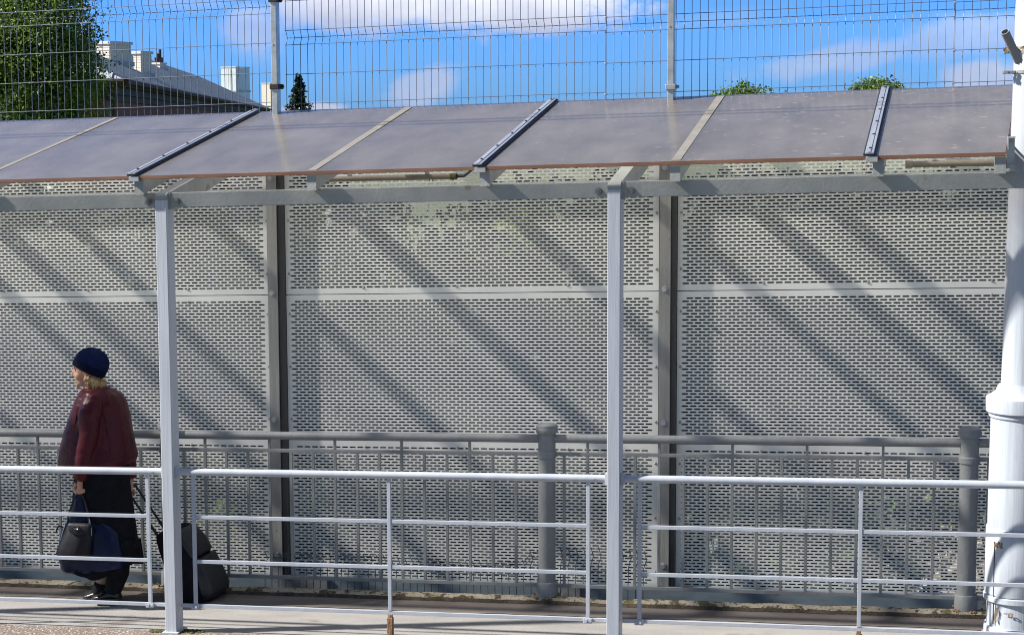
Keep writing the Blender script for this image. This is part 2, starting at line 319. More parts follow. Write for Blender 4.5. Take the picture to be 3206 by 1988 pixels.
# ------------------------------------------------------------------ the slotted steel wall
VW = 1.7725; SP = 2.668; WU = -.068        # sheet plane, bay spacing, left edge of a wall post
SHH = .993                                  # height of a sheet
wall = thing('slotted_wall', U(-2.7, VW, -.16), 'tall grey steel wall of slotted sheets between dark posts along the walkway', 'wall')
def sheet_mesh(w_, h_, t=.003):
    px, pz, sl, sh = .0541, .01995, .0422, .0099
    nr = int((h_-.082)/pz)+1; z0 = (h_-(nr-1)*pz)/2
    V = []; Fc = []
    def quad(a, b, c, d): 
        o = len(V); V.extend((a, b, c, d)); Fc.append((o, o+1, o+2, o+3))
    def both(x0, x1, a, b):
        quad((x0, 0, a), (x1, 0, a), (x1, 0, b), (x0, 0, b)); quad((x0, t, a), (x0, t, b), (x1, t, b), (x1, t, a))
    last = 0
    for r in range(nr):
        zc = z0+r*pz; a, b = zc-sh/2, zc+sh/2
        both(0, w_, last, a); last = b
        x = .032+(px/2 if r % 2 else 0); xs = []
        while x+sl < w_-.028: xs.append(x); x += px
        e = 0; k = .0022
        for x in xs:
            both(e, x, a, b); e = x+sl
            # chamfered ends and the four inner faces of the slot
            quad((x, 0, a), (x, t, a), (x+sl, t, a), (x+sl, 0, a)); quad((x, 0, b), (x+sl, 0, b), (x+sl, t, b), (x, t, b))
            quad((x, 0, a), (x, 0, b), (x, t, b), (x, t, a)); quad((x+sl, 0, a), (x+sl, t, a), (x+sl, t, b), (x+sl, 0, b))
            for (cx, sx) in ((x, 1), (x+sl, -1)):
                for (cz, sz) in ((a, 1), (b, -1)):
                    o = len(V); V.extend(((cx, 0, cz), (cx+sx*k, 0, cz), (cx, 0, cz+sz*k))); Fc.append((o, o+1, o+2))
        both(e, w_, a, b)
    both(0, w_, last, h_)
    quad((0, 0, 0), (0, t, 0), (w_, t, 0), (w_, 0, 0)); quad((0, 0, h_), (w_, 0, h_), (w_, t, h_), (0, t, h_))
    quad((0, 0, 0), (0, 0, h_), (0, t, h_), (0, t, 0)); quad((w_, 0, 0), (w_, t, 0), (w_, t, h_), (w_, 0, h_))
    V = np.array(V); V[:, 2] += G*V[:, 0]
    me = bpy.data.meshes.new('perforated_sheet'); me.from_pydata(V.tolist(), [], Fc); me.materials.append(M['sheet']); return me
S0 = WU+.075+.03; SWID = SP-.075-.03-.008
SME = sheet_mesh(SWID, SHH-.005)
rm = MB()
rm.ell((0, -.001, 0), .0085, .006, .0085, n=10)
RME = None
for bay in (-1, 0, 1):
    for r in (2, 1, 0):
        u0 = S0+bay*SP; zb = 1.827-SHH*(2-r)+(-.0) - SHH + SHH   # sheet bottoms at seams
        zb = {2: 1.829, 1: 1.829-SHH, 0: 1.829-2*SHH}[r]
        s = link(SME, 'perforated_sheet', wall); s.location = U(u0, VW, zb)-wall.location
        for (x, z) in ((.024, .14), (.024, .5), (.024, .86), (SWID-.024, .14), (SWID-.024, .5), (SWID-.024, .86), (.55, .04), (1.2, .04), (1.95, .04), (.55, SHH-.045), (1.2, SHH-.045), (1.95, SHH-.045)):
            if RME is None:
                q = rm.build('rivet', M['rivet'], None, smooth=True, shear=False); RME = q.data; q.parent = s; q.location = (x, 0, z+G*x)
            else:
                q = link(RME, 'rivet', s); q.location = (x, 0, z+G*x)
VF = VW-.075                                # front flange of the wall posts
for k in (-1, 0, 1, 2):
    u0 = WU+k*SP
    mb = MB(); mb.box(u0, u0+.071, VF, VF+.012, -.10, 2.98, .002); mb.box(u0+.03, u0+.04, VF+.012, VW+.05, -.10, 2.98); mb.box(u0-.002, u0+.074, VW+.05, VW+.062, -.1, 2.98)
    mb.box(u0+.003, u0+.012, VF+.012, VW-.002, -.1, 2.98)
    p = mb.build('wall_post', M['wall_post'], wall)
    mb = MB(); mb.box(u0+.072, u0+.072+.03, VF+.022, VW+.02, -.10, 2.98); mb.box(u0-.012, u0-.0035, VF+.05, VW+.02, -.1, 2.98)
    mb.build('edge_channel', M['dark_channel'], p)
    bm_ = MB()
    for z in (2.62, 1.847, .985, .045):
        b = MB(); c = (u0+.034, VF-.006, z)
        b.tube([(c[0], VF, z), (c[0], VF-.004, z)], .021, 14); b.tube([(c[0], VF-.004, z), (c[0], VF-.024, z)], .0155, 6)
        b.build('bolt', M['galv'], p)
mb = MB(); mb.box(UL/3, UR/2, VW-.13, VW-.10, -.42, -.098); mb.box(UL/3, UR/2, VW-.1, VW+.02, -.42, -.36); mb.box(UL/3, UR/2, VW-.1, VW-.02, -.109, -.1)
mb.build('plinth', M['plinth'], wall)
for (a, b) in ((1.92, 2.1), (.02, .36)):
    mb = MB(); mb.box(a, b, VW-.15, VW-.131, -.30, -.085, .003); mb.build('splice_plate', M['steel_grey'], wall)
mb = MB(); mb.box(-3.2, 6, VW-.02, VW+.03, 2.824, 2.90); mb.build('top_rail', M['wall_post'], wall)

# ------------------------------------------------------------------ wire mesh fence above the wall
VN = 1.8221
def fence_panel(u0, w_, zoff, label, top=4.75, bottom=2.62):
    t = thing('mesh_fence_panel', U(u0, VN, bottom), label, 'fence panel', 'wire mesh fence panels above the wall')
    fold = 3.547+zoff
    def off(z):                              # V folds push the wires back
        for fz in (fold, fold+1.0):
            d = abs(z-fz)
            if d < .048: return .03*(1-d/.048)
        return 0
    mb = MB(); n = int(round(w_/.05))
    zs = sorted([bottom, top]+[f+d for f in (fold, fold+1.0) for d in (-.048, 0, .048)])
    for i in range(n+1):
        u = u0+i*w_/n; j = .0016*math.sin(i*12.9+u0)
        mb.tube([(u+j*(k % 2), VN+off(z), z) for k, z in enumerate(zs)], .0022, 6)
    mb.build('vertical_wires', M['mesh_wire'], t, smooth=True)
    hz = [fold-.048, fold, fold+.048, fold-.243, fold-.44, fold-.638, fold-.836, fold+.243+.0, fold+.44, fold+.638, fold+.836, fold+.952, fold+1.0, fold+1.048]
    mb = MB()
    for z in hz:
        if bottom < z < top: mb.tube([(u0-.004, VN+off(z)-.0052, z), (u0+w_+.004, VN+off(z)-.0052, z)], .0023, 6)
    mb.build('cross_wires', M['mesh_wire'], t, smooth=True)
    for z in (fold-.243, fold+.048, fold-.44):
        if zoff > -.001: break
        b = MB(); b.box(u0-.007, u0+.007, VN-.016, VN+.006, z-.006, z+.006, .002); b.build('clip', M['galv'], t)
    return t
fence_panel(.045, 2.175, .0, 'mesh fence panel with its fold line near the post beside the spruce')
fence_panel(2.226, 2.166, -.012, 'mesh fence panel passing the post with the galvanised clamp, treetops behind it')
fence_panel(4.398, 2.1, -.02, 'mesh fence panel running behind the white pole')
fence_panel(-2.24, 2.19, .214, 'mesh fence panel in front of the big tree and the brick building')
def fence_post(u0, label, zc, cm):
    t = thing('fence_post', U(u0+.02, VN-.04, 2.4), label, 'post', 'galvanised posts of the mesh fence')
    mb = MB(); mb.box(u0, u0+.04, VN-.075, VN-.011, 2.4, 4.9, .003); mb.build('tube', M['galv'], t)
    for z in zc:
        b = MB(); b.box(u0-.012, u0+.052, VN-.085, VN+.012, z-.017, z+.017, .003)
        c = b.build('clamp', cm, t)
        b = MB(); b.tube([(u0+.052, VN-.03, z), (u0+.069, VN-.03, z)], .011, 6); b.build('bolt', cm, c)
    b = MB(); b.tube([(u0+.018, VN-.0752, 3.50), (u0+.018, VN-.0772, 3.50)], .004, 8); b.build('hole_plug', M['black_band'], t)
fence_post(-.033, 'galvanised fence post with a dark brown clamp, beside the spruce', (3.225, 3.80), M['black_band'])
fence_post(2.635, 'galvanised fence post with a bare metal clamp near the roof', (3.125,), M['galv'])

# ------------------------------------------------------------------ canopy
RV0, RZ0, RV1, RZ1 = -.045, 2.688, 1.867, 3.065
SL = (RZ1-RZ0)/(RV1-RV0)
RZ = lambda v: RZ0+SL*(v-RV0)
can = thing('walkway_canopy', U(-.045, .05, -.03), 'long lean-to canopy with a brown translucent roof on pale square posts', 'canopy')
PU = [-.081+SP*k for k in (-3, -2, -1, 0, 1)]
for k, u in enumerate(PU):
    mb = MB(); mb.box(u, u+.0725, 0, .1, -.03, 2.545, .004)
    p = mb.build('post', M['streaky_paint'] if k == 3 else M['white_paint'], can)
    mb = MB(); mb.box(u-.016, u+.089, -.018, .12, -.03, -.016, .003); mb.build('base_plate', M['white_paint'], p)
    # bent arm: short grey head, then the tube rising under the roof to the wall
    mb = MB(); a = (u+.036, .0, 2.53); 
    prof = [(-.0005, 2.545), (-.0005, 2.568), (.012, 2.580), (1.70, 2.580+SL*1.69), (1.70, 2.48+SL*1.69), (.10, 2.47), (.1005, 2.545)]
    mb.rings([[(uu, v, z) for v, z in prof] for uu in (u, u+.0725)])
    mb.build('arm', M['grey_paint'], can)
    if k < 4 or True:
        u1 = u+.0725; u2 = u+SP if k < 4 else 7.6
        mb = MB(); mb.box(u1+.002, u2-.002, .03, .085, 2.498, 2.584, .003)
        b = mb.build('front_beam', M['grey_paint'], can)
        for x in (u1+.055, u2-.055):
            q = MB(); q.tube([(x, .03, 2.533), (x, .026, 2.533)], .021, 16); q.tube([(x, .026, 2.533), (x, .014, 2.533)], .0165, 6); q.tube([(x, .014, 2.533), (x, .006, 2.533)], .008, 10)
            q.build('bolt', M['bolt'], b)
        q = MB(); q.box(u1, u1+.012, .026, .092, 2.488, 2.590); q.build('bracket', M['grey_paint'], b)
        mb = MB(); mb.box(u1+.002, u2-.002, 1.60, 1.66, 2.82, 2.90, .003); mb.build('back_beam', M['grey_paint'], can)
        mb = MB(); mb.box(u1+.002, u2-.002, .99, 1.045, 2.655, 2.775, .003); mb.build('middle_purlin', M['grey_paint'], can)
RAF = [-.163, .895, 1.905, 2.962, 4.030, 4.645]; RAF = [RAF[0]-1.05*k for k in range(8, 0, -1)]+RAF
for u in RAF:
    mb = MB(); x0, x1 = u-.028, u+.028
    prof = [(RV0+.012, RZ(RV0+.012)-.112), (RV0+.012, RZ(RV0)-.018), (1.74, RZ(1.74)-.0205), (1.74, RZ(1.74)-.10), (.16, RZ(.16)-.108), (.10, RZ(.1)-.108)]
    mb.rings([[(uu, v, z) for v, z in prof] for uu in (x0, x1)])
    mb.build('rafter', M['grey_paint'], can)

def roof_material():
    m = bpy.data.materials.new('bronze_polycarbonate'); m.use_nodes = True; nt = m.node_tree; L = nt.links
    b = nt.nodes['Principled BSDF']; o = nt.nodes['Material Output']
    tc = nd(nt, 'ShaderNodeTexCoord'); mp = nd(nt, 'ShaderNodeMapping'); mp.inputs['Scale'].default_value = (1, 1, 1); L.new(tc.outputs['Object'], mp.inputs[0])
    n = nd(nt, 'ShaderNodeTexNoise'); n.inputs['Scale'].default_value = 2.2; n.inputs['Detail'].default_value = 8; n.inputs['Roughness'].default_value = .68; mp.inputs['Scale'].default_value = (1.6, .8, 1); L.new(mp.outputs[0], n.inputs[0])
    r = nd(nt, 'ShaderNodeValToRGB'); r.color_ramp.elements[0].position = .3; r.color_ramp.elements[1].position = .7
    r.color_ramp.elements[0].color = (.140, .126, .112, 1); r.color_ramp.elements[1].color = (.255, .226, .195, 1); L.new(n.outputs[0], r.inputs[0])
    sp = nd(nt, 'ShaderNodeMapping'); sp.inputs['Scale'].default_value = (9, 12, 9); L.new(tc.outputs['Object'], sp.inputs[0])
    s = nd(nt, 'ShaderNodeTexNoise'); s.inputs['Scale'].default_value = 1.6; s.inputs['Detail'].default_value = 3; L.new(sp.outputs[0], s.inputs[0])
    # dirt gathers towards the right-hand sheets
    sx = nd(nt, 'ShaderNodeSeparateXYZ'); L.new(tc.outputs['Object'], sx.inputs[0])
    gr = nd(nt, 'ShaderNodeMapRange'); gr.inputs[1].default_value = .2; gr.inputs[2].default_value = 3.6; gr.inputs[3].default_value = .76; gr.inputs[4].default_value = .635; L.new(sx.outputs[0], gr.inputs[0])
    g2 = nd(nt, 'ShaderNodeMath', operation='SUBTRACT'); L.new(s.outputs[0], g2.inputs[0]); L.new(gr.outputs[0], g2.inputs[1])
    g3 = nd(nt, 'ShaderNodeMapRange'); g3.inputs[1].default_value = 0; g3.inputs[2].default_value = .06; L.new(g2.outputs[0], g3.inputs[0])
    mx = nd(nt, 'ShaderNodeMix', data_type='RGBA'); L.new(g3.outputs[0], mx.inputs[0]); L.new(r.outputs[0], mx.inputs[6]); mx.inputs[7].default_value = (.36, .30, .24, 1)
    L.new(mx.outputs[2], b.inputs['Base Color']); b.inputs['Roughness'].default_value = .22; b.inputs['Coat Weight'].default_value = .4; b.inputs['Coat Roughness'].default_value = .2; b.inputs['IOR'].default_value = 1.5
    bn = nd(nt, 'ShaderNodeTexNoise'); bn.inputs['Scale'].default_value = 3; bn.inputs['Detail'].default_value = 3
    bm2 = nd(nt, 'ShaderNodeMapping'); bm2.inputs['Scale'].default_value = (.4, 3, 1); L.new(tc.outputs['Object'], bm2.inputs[0]); L.new(bm2.outputs[0], bn.inputs[0])
    bp = nd(nt, 'ShaderNodeBump'); bp.inputs['Strength'].default_value = .10; bp.inputs['Distance'].default_value = .01; L.new(bn.outputs[0], bp.inputs['Height']); 
    # a multiwall sheet: clear for steep rays, closed by its webs for grazing ones
    lw = nd(nt, 'ShaderNodeLayerWeight'); lw.inputs[0].default_value = .5
    cr = nd(nt, 'ShaderNodeMapRange', interpolation_type='SMOOTHSTEP'); cr.inputs[1].default_value = .36; cr.inputs[2].default_value = .80; cr.inputs[3].default_value = .70; cr.inputs[4].default_value = .07; L.new(lw.outputs['Facing'], cr.inputs[0])
    t = nd(nt, 'ShaderNodeBsdfTransparent')
    dn_ = nd(nt, 'ShaderNodeTexNoise'); dn_.inputs['Scale'].default_value = 1.7; dn_.inputs['Detail'].default_value = 4; dn_.inputs['Roughness'].default_value = .65; L.new(tc.outputs['Object'], dn_.inputs[0])
    dr = nd(nt, 'ShaderNodeValToRGB'); dr.color_ramp.elements[0].position = .36; dr.color_ramp.elements[1].position = .62; dr.color_ramp.elements[0].color = (.80, .775, .77, 1); dr.color_ramp.elements[1].color = (1, .995, .975, 1)
    L.new(dn_.outputs[0], dr.inputs[0]); L.new(dr.outputs[0], t.inputs[0])
    tl = nd(nt, 'ShaderNodeBsdfTranslucent'); tl.inputs[0].default_value = (.92, .915, .895, 1); mt = nd(nt, 'ShaderNodeMixShader'); tf = nd(nt, 'ShaderNodeMapRange', interpolation_type='SMOOTHSTEP'); tf.inputs[1].default_value = .36; tf.inputs[2].default_value = .80; tf.inputs[3].default_value = .85; tf.inputs[4].default_value = .12; L.new(lw.outputs['Facing'], tf.inputs[0]); L.new(tf.outputs[0], mt.inputs[0]); L.new(b.outputs[0], mt.inputs[1]); L.new(tl.outputs[0], mt.inputs[2])
    ms = nd(nt, 'ShaderNodeMixShader'); L.new(cr.outputs[0], ms.inputs[0]); L.new(mt.outputs[0], ms.inputs[1]); L.new(t.outputs[0], ms.inputs[2]); L.new(ms.outputs[0], o.inputs[0])
    return m
M['roof'] = roof_material()
seams = [-.196, 1.873, 3.985]; seams = [seams[0]-2.1*k for k in (4, 3, 2, 1)]+seams
edges = seams+[4.672]
EDGE = lambda u, v: u+(.055*(v-RV0) if u > 4.6 else 0)
for a, b in zip(edges[:-1], edges[1:]):
    mb = MB(); nseg = 14; us = np.linspace(a+.004, b-.004, nseg)
    n_ = 12
    top = [[(EDGE(u, v), v, RZ(v)+.0012*math.sin((u-a)/(b-a)*math.pi)*math.sin(v*3)) for u in us] for v in np.linspace(RV0, RV1, n_)]
    mb.rings(top, caps=False, closed=False)
    mb.rings([[(x, y, z-.016) for x, y, z in r] for r in top], caps=False, closed=False)
    sh = mb.build('roof_sheet', M['roof'], can, smooth=True)
    mb = MB(); mb.add([(us[0], RV0-.003, RZ0-.0185), (us[-1], RV0-.003, RZ0-.0185), (us[-1], RV0-.003, RZ0-.0005), (us[0], RV0-.003, RZ0-.0005),
                       (us[0], RV0+.004, RZ0-.021), (us[-1], RV0+.004, RZ0-.021), (us[-1], RV0+.004, RZ0-.0012), (us[0], RV0+.004, RZ0-.0012)], [(0, 1, 2, 3), (3, 2, 6, 7), (0, 4, 5, 1), (4, 7, 6, 5), (0, 3, 7, 4), (1, 5, 6, 2)])
    mb.build('edge_tape', M['edge_brown'], sh)
    for uu in ((a, b)[0]+.004, b-.004):
        mb = MB(); mb.rings([[(EDGE(uu, v)+d, v, RZ(v)+z) for v, z in ((RV0+.01, -.0165), (RV0+.01, -.0005), (RV1-.01, -.0005), (RV1-.01, -.0165))] for d in (-.0008, .0008)]); mb.build('side_seal', M['edge_brown'], sh)
sd = Vector((0, RV1-RV0, RZ1-RZ0)).normalized(); sn = Vector((0, -sd.z, sd.y))
RS = Matrix((Vector((1, 0, 0)), sd, sn)).transposed()
for u in seams:
    c0 = Vector((u, (RV0+RV1)/2, RZ((RV0+RV1)/2))); Lg = math.hypot(RV1-RV0, RZ1-RZ0)
    mb = MB(); mb.obox(c0+sn*.007+sd*-.006, (.064, Lg, .010), RS)
    g = mb.build('gasket', M['gasket'], can)
    mb = MB(); mb.obox(c0+sn*.0165+sd*-.008, (.046, Lg+.012, .008), RS, .002); mb.obox(c0+sn*.022+sd*-.008, (.012, Lg+.012, .004), RS)
    s = mb.build('cover_strip', M['strip_alu'], can)
    for j in range(6):
        b = MB(); p = c0+sd*(Lg*(-.46+.184*j))+sn*.0235; b.tube([p-sn*.002, p+sn*.006], .0075, 6); b.build('screw', M['gasket'], s)
    mb = MB(); mb.obox(Vector((u+.012, RV0-.004, RZ0-.018)), (.062, .012, .03), Matrix.Identity(3), .002); mb.build('end_cap', M['galv'], can)
for u in [RAF[i] for i in (1, 3, 5, 7, 9, 11)]:  # pale strips added to imitate sunlit rafters showing through the sheets
    mb = MB(); Lg = math.hypot(RV1-RV0, RZ1-RZ0)-.06; c0 = Vector((u+.004, (RV0+RV1)/2-.012, RZ((RV0+RV1)/2-.012)))
    mb.obox(c0+sn*.0018, (.036 if u < 0 else .05, Lg, .003), RS, .0012); mb.build('lit_rafter_strip', M['lit_rafter_tone'], can)
# bare bracket on the roof's right-hand corner
mb = MB(); mb.box(4.680, 4.687, .06, .17, 2.62, 2.765); mb.box(4.687, 4.72, .06, .17, 2.757, 2.765); mb.box(4.687, 4.72, .162, .17, 2.62, 2.757)
mb.build('corner_bracket', M['galv'], can)
mb = MB(); mb.box(4.676, 4.72, .09, .14, 2.60, 2.618); mb.build('corner_bracket', M['galv'], can)
# tube fittings hung under the roof
def tube_light(px0, px1, y0, y1, v, label, cable):
    (ua, za), (ub, zb) = uz(px0, y0, v), uz(px1, y1, v)
    t = thing('tube_lamp', U((ua+ub)/2, v, (za+zb)/2), label, 'lamp', 'tube lamps under the roof')
    mb = MB(); mb.tube([(ua, v, za), (ub, v, zb)], .018, 12); mb.build('housing', M['conduit'], t, smooth=True)
    for u, z in ((ua, za), (ub, zb)):
        mb = MB(); mb.tube([(u-.02, v, z), (u+.02, v, z)], .021, 12); mb.build('end_cap', M['old_kerb'], t, smooth=True)
    if cable:
        mb = MB(); pts = [(ub+.02, v, zb), (ub+.07, v, zb+.004), (ub+.13, v-.03, zb+.04), (ub+.22, v-.1, zb+.075)]
        mb.tube(pts, [.012, .010, .007, .007], 8); mb.build('cable', M['black_rubber'], t, smooth=True)
    for f_ in (.2, .8):
        u = ua+(ub-ua)*f_; z = za+(zb-za)*f_; mb = MB(); mb.box(u-.012, u+.012, v-.01, v+.01, z+.018, RZ(v)-.02); mb.build('hanger', M['galv'], t)
tube_light(1015, 1420, 562, 553, 1.15, 'beige tube lamp with a black cable under the middle of the roof', True)
tube_light(2846, 3250, 515, 508, .75, 'brownish tube lamp under the right end of the roof by the pole', False)

# ------------------------------------------------------------------ white front railings between the canopy posts
def railing(ul, ur, mids, label, lpost, rpost):
    t = thing('front_railing', U((ul+ur)/2, .05, .13), label, 'railing', 'white railings between the canopy posts')
    VR = .05
    mb = MB(); mb.tube([(ul, VR, .9395), (ur, VR, .9395)], .0215, 18); r = mb.build('top_rail', M['rail_paint'], t, smooth=True)
    for x in (ul+.09, ur-.07):
        b = MB(); b.tube([(x, VR-.0205, .936), (x, VR-.028, .936)], .006, 8); b.build('screw', M['bolt'], r)
    for x in (ul+.008, ur-.008):
        b = MB(); b.box(x-.008, x+.008, VR-.026, VR+.026, .905, .972, .003); b.build('flange', M['rail_paint'], t)
    xs = [ul+.105]+mids+[ur-.115]
    for z in (.6693, .4016):
        for a, b in zip(xs[:-1], xs[1:]):
            mb = MB(); mb.box(a+.011, b-.011, VR-.006, VR+.006, z-.0105, z+.0105, .0015); mb.build('mid_rail', M['rail_paint'], t)
    mb = MB(); mb.box(ul+.01, ur-.01, VR-.007, VR+.007, .1235, .1445, .0015); mb.build('bottom_rail', M['rail_paint'], t)
    for i, x in enumerate(xs):
        mb = MB(); mb.box(x-.0105, x+.0105, VR-.0085, VR+.0085, .1445, .925, .0015); up = mb.build('upright', M['rail_paint'], t)
        if i in (0, len(xs)-1):
            b = MB(); s = -1 if i == 0 else 1
            b.box(x-.026, x+.026, VR-.013, VR-.007, .114, .146, .003); b.tube([(x-.008*s, VR-.013, .13), (x-.008*s, VR-.02, .13)], .008, 6); b.tube([(x+.016*s, VR-.013, .13), (x+.016*s, VR-.02, .13)], .008, 6)
            b.build('foot_clamp', M['rail_paint'], t)
        elif -2 < x < 5:
            b = MB(); b.box(x-.017, x+.017, VR-.014, VR+.014, -.035, .105, .003); b.box(x-.012, x+.012, VR-.0095, VR+.0095, .105, .125, .001); b.build('foot', M['rust'], t)
    return t
P1, P2 = PU[3], PU[4]
railing(P1-SP+.0725, P1, [P1-SP+1.38], 'white railing left of the first canopy post, in front of the woman', None, None)
railing(P1+.0725, P2, [1.307], 'white railing with a rusty foot between the two canopy posts', None, None)
railing(P2+.0725, P2+2*SP*.75, [3.969, 5.2], 'white railing from the second canopy post past the white pole', None, None)
railing(P1-2*SP+.0725, P1-SP, [P1-2*SP+1.38], 'white railing beyond the left edge, next to last canopy post', None, None)

# ------------------------------------------------------------------ grey railing with bollards along the wall
VB = 1.17
hz = uz(1500, 1357, VB)[1], uz(1500, 1382, VB)[1]; hc, hr = (hz[0]+hz[1])/2, (hz[0]-hz[1])/2
bz = uz(2300, 1422, VB)[1], uz(2300, 1433, VB)[1]; lz = uz(2300, 1843, VB)[1], uz(2300, 1854, VB)[1]
rl = thing('grey_railing', U(2, VB, -.04), 'weathered grey tube railing with thick round bollards in front of the slotted wall', 'railing')
BU = [uz(1712.5, 1600, VB)[0], uz(3031, 1600, VB)[0]]; bs = BU[1]-BU[0]; BU = [BU[0]-2*bs, BU[0]-bs]+BU+[BU[1]+bs]
ztop = uz(1712, 1324, VB)[1]
for a, b in zip(BU[:-1], BU[1:]):
    mb = MB(); mb.tube([(a+.05, VB, hc), (b-.05, VB, hc)], hr, 16); mb.build('handrail', M['steel_grey'], rl, smooth=True)
    mb = MB(); mb.box(a+.052, b-.052, VB-.009, VB+.009, bz[1], bz[0], .0015); mb.build('upper_bar', M['steel_grey'], rl)
    mb = MB(); mb.box(a+.06, b-.06, VB-.012, VB+.012, lz[1], lz[0], .0015); mb.build('lower_bar', M['steel_grey'], rl)
    n = 17; d = (b-a-.16)/(n-1)
    for i in range(n):
        x = a+.08+i*d+.03
        if x > b-.07: continue
        mb = MB(); mb.box(x-.0085, x+.0085, VB-.0085, VB+.0085, lz[0], bz[1], .0015)
        if i % 3 == 1: mb.box(x-.008, x+.008, VB-.008, VB+.008, bz[0], hc-hr*.9, .0015)
        mb.build('baluster', M['steel_grey'], rl)
for k, u in enumerate(BU):
    R0 = .0545
    mb = MB(); mb.lathe((u, VB, 0), [(R0, -.06), (R0, ztop-.07), (R0+.001, ztop-.062)]); 
    p = mb.build('bollard', M['steel_grey'], rl, smooth=True)
    mb = MB(); mb.lathe((u, VB, 0), [(R0, ztop-.066), (R0+.009, ztop-.062), (R0+.0135, ztop-.05), (R0+.013, ztop-.03), (R0+.0105, ztop-.027), (R0+.012, ztop-.022), (R0+.009, ztop-.012), (R0-.004, ztop-.004), (R0-.03, ztop)]); mb.build('cap', M['steel_grey'], p, smooth=True)
    mb = MB(); zc = (bz[0]+bz[1])/2; mb.lathe((u, VB, 0), [(R0, zc-.022), (R0+.008, zc-.02), (R0+.0085, zc+.012), (R0, zc+.02)]); mb.build('collar', M['steel_grey'], p, smooth=True)
    mb = MB(); mb.lathe((u, VB, 0), [(R0+.012, -.055), (R0+.0135, -.03), (R0+.013, .048), (R0+.009, .056), (R0, .058)]); mb.build('base_sleeve', M['steel_grey'], p, smooth=True)
    mb = MB()
    for j in range(34):
        an = rng.uniform(0, 2*math.pi); rr = R0+.012+rng.uniform(0, .03); s = rng.uniform(.004, .012); mb.ell((u+rr*math.cos(an), VB+rr*math.sin(an), -.036), s, s, s*.8, n=5)
    mb.build('rust_crust', M['rust'], p)

# low bent wire panel leaning behind the grey railing
t = thing('bent_wire_panel', U(1.2, 1.34, -.05), 'low bent piece of wire mesh standing behind the grey railing', 'wire mesh')
mb = MB(); N = 54
def wv(u): return 1.335+.03*noise.noise(Vector((u*1.3, 0, 5)))
def wt(u): return .13+.05*noise.noise(Vector((u*1.1, 2, 5)))+(.06 if u > 1.8 else 0)
for i in range(N):
    u = .02+i*.048; tl = .03*noise.noise(Vector((u*.9, 8, 5))); h = wt(u)
    mb.tube([(u, wv(u), -.12), (u+tl*.6, wv(u)+.004, h*.55), (u+tl+.012, wv(u)+.03, h*.8), (u+tl, wv(u)+.006, h+.02)], .0026, 6)
mb.build('upright_wires', M['mesh_wire'], t, smooth=True)
mb = MB()
for f_ in (.35, .8, 1.0):
    mb.tube([(.02+i*.048, wv(.02+i*.048)+(.03 if f_ == .8 else .006)-.005, wt(.02+i*.048)*f_+.01) for i in range(N)], .0026, 6)
mb.build('long_wires', M['mesh_wire'], t, smooth=True)

# ------------------------------------------------------------------ white pole on the right
pu, pv = 4.806, .32
pole = thing('white_pole', U(pu, pv, -.05), 'thick white painted steel pole with a collar and rust stains at the right edge', 'pole')
mb = MB(); mb.lathe((pu, pv, 0), [(.1230, 1.33), (.1180, 1.6), (.1110, 2.2), (.1000, 3.0), (.0920, 4.2), (.0800, 7.5)], 56); up = mb.build('upper_tube', M['white_paint'], pole, smooth=True)
mb = MB(); mb.lathe((pu, pv, 0), [(.1660, -.06), (.1680, .35), (.1675, .42)], 56); mb.lathe((pu, pv, 0), [(.1700, .425), (.1730, .43), (.1730, .90), (.1700, 1.26), (.1700, 1.27)], 56); mb.build('lower_tube', M['white_paint'], pole, smooth=True)
mb = MB(); mb.lathe((pu, pv, 0), [(.1730, 1.262), (.1800, 1.268), (.1810, 1.282), (.1770, 1.287), (.1880, 1.29), (.1960, 1.296), (.1980, 1.36), (.1960, 1.372), (.1880, 1.376), (.1500, 1.40), (.1400, 1.42), (.1340, 1.432), (.1310, 1.44)], 64); mb.build('collar', M['white_paint'], pole, smooth=True)
mb = MB(); mb.lathe((pu, pv, 0), [(.1780, .30), (.1800, .305), (.1800, .66), (.1780, .664)], 64)
# wrap sheet with an upright gap: keep only the part of the ring away from the gap
sl_ = mb.build('wrap_sheet', M['white_paint'], pole, smooth=True)
mb = MB(); an = math.radians(180+42); e = Vector((math.cos(an), math.sin(an), 0)); tq = Vector((-e.y, e.x, 0))
mb.beam(Vector((pu, pv, .145))+e*.1775, Vector((pu, pv, .60))+e*.1805, .006, .003, up=e); mb.build('seam_gap', M['black_band'], pole)
mb = MB(); mb.lathe((pu, pv, 0), [(.1790, .262), (.1850, .266), (.1850, .292), (.1790, .296)], 64); mb.build('ring', M['white_paint'], pole, smooth=True)
mb = MB(); mb.lathe((pu, pv, 0), [(.1800, -.06), (.1810, .115), (.1770, .125)], 64); mb.lathe((pu, pv, 0), [(.1960, -.06), (.1960, .058), (.1810, .066)], 64); mb.lathe((pu, pv, 0), [(.2190, -.08), (.2190, .018), (.2130, .026), (.1960, .03)], 64); mb.build('base_rings', M['white_paint'], pole, smooth=True)
def stain(a0, z, w_, h_, seed):
    mb = MB(); n = 10; R0 = .1818 if z > .12 else .1968
    for j in range(26):
        x = rng.normal(0, .4); y = rng.uniform(-1, 1)*(1-abs(x)*.5); s = rng.uniform(.0940, .5)
        a_ = math.radians(180+a0)+x*w_/R0; mb.ell((pu+R0*math.cos(a_), pv+R0*math.sin(a_), z+y*h_*.5), .0016, w_*s*.36, h_*s*.42, Matrix.Rotation(a_, 3, 'Z'), 8)
    mb.build('rust_stain', M['rust'], pole, smooth=True)
stain(50, .585, .035, .035, 1); stain(62, .285, .05, .012, 2); stain(50, .20, .012, .075, 3); stain(74, .215, .03, .02, 4); stain(38, .085, .016, .05, 5); stain(80, .28, .06, .012, 6)
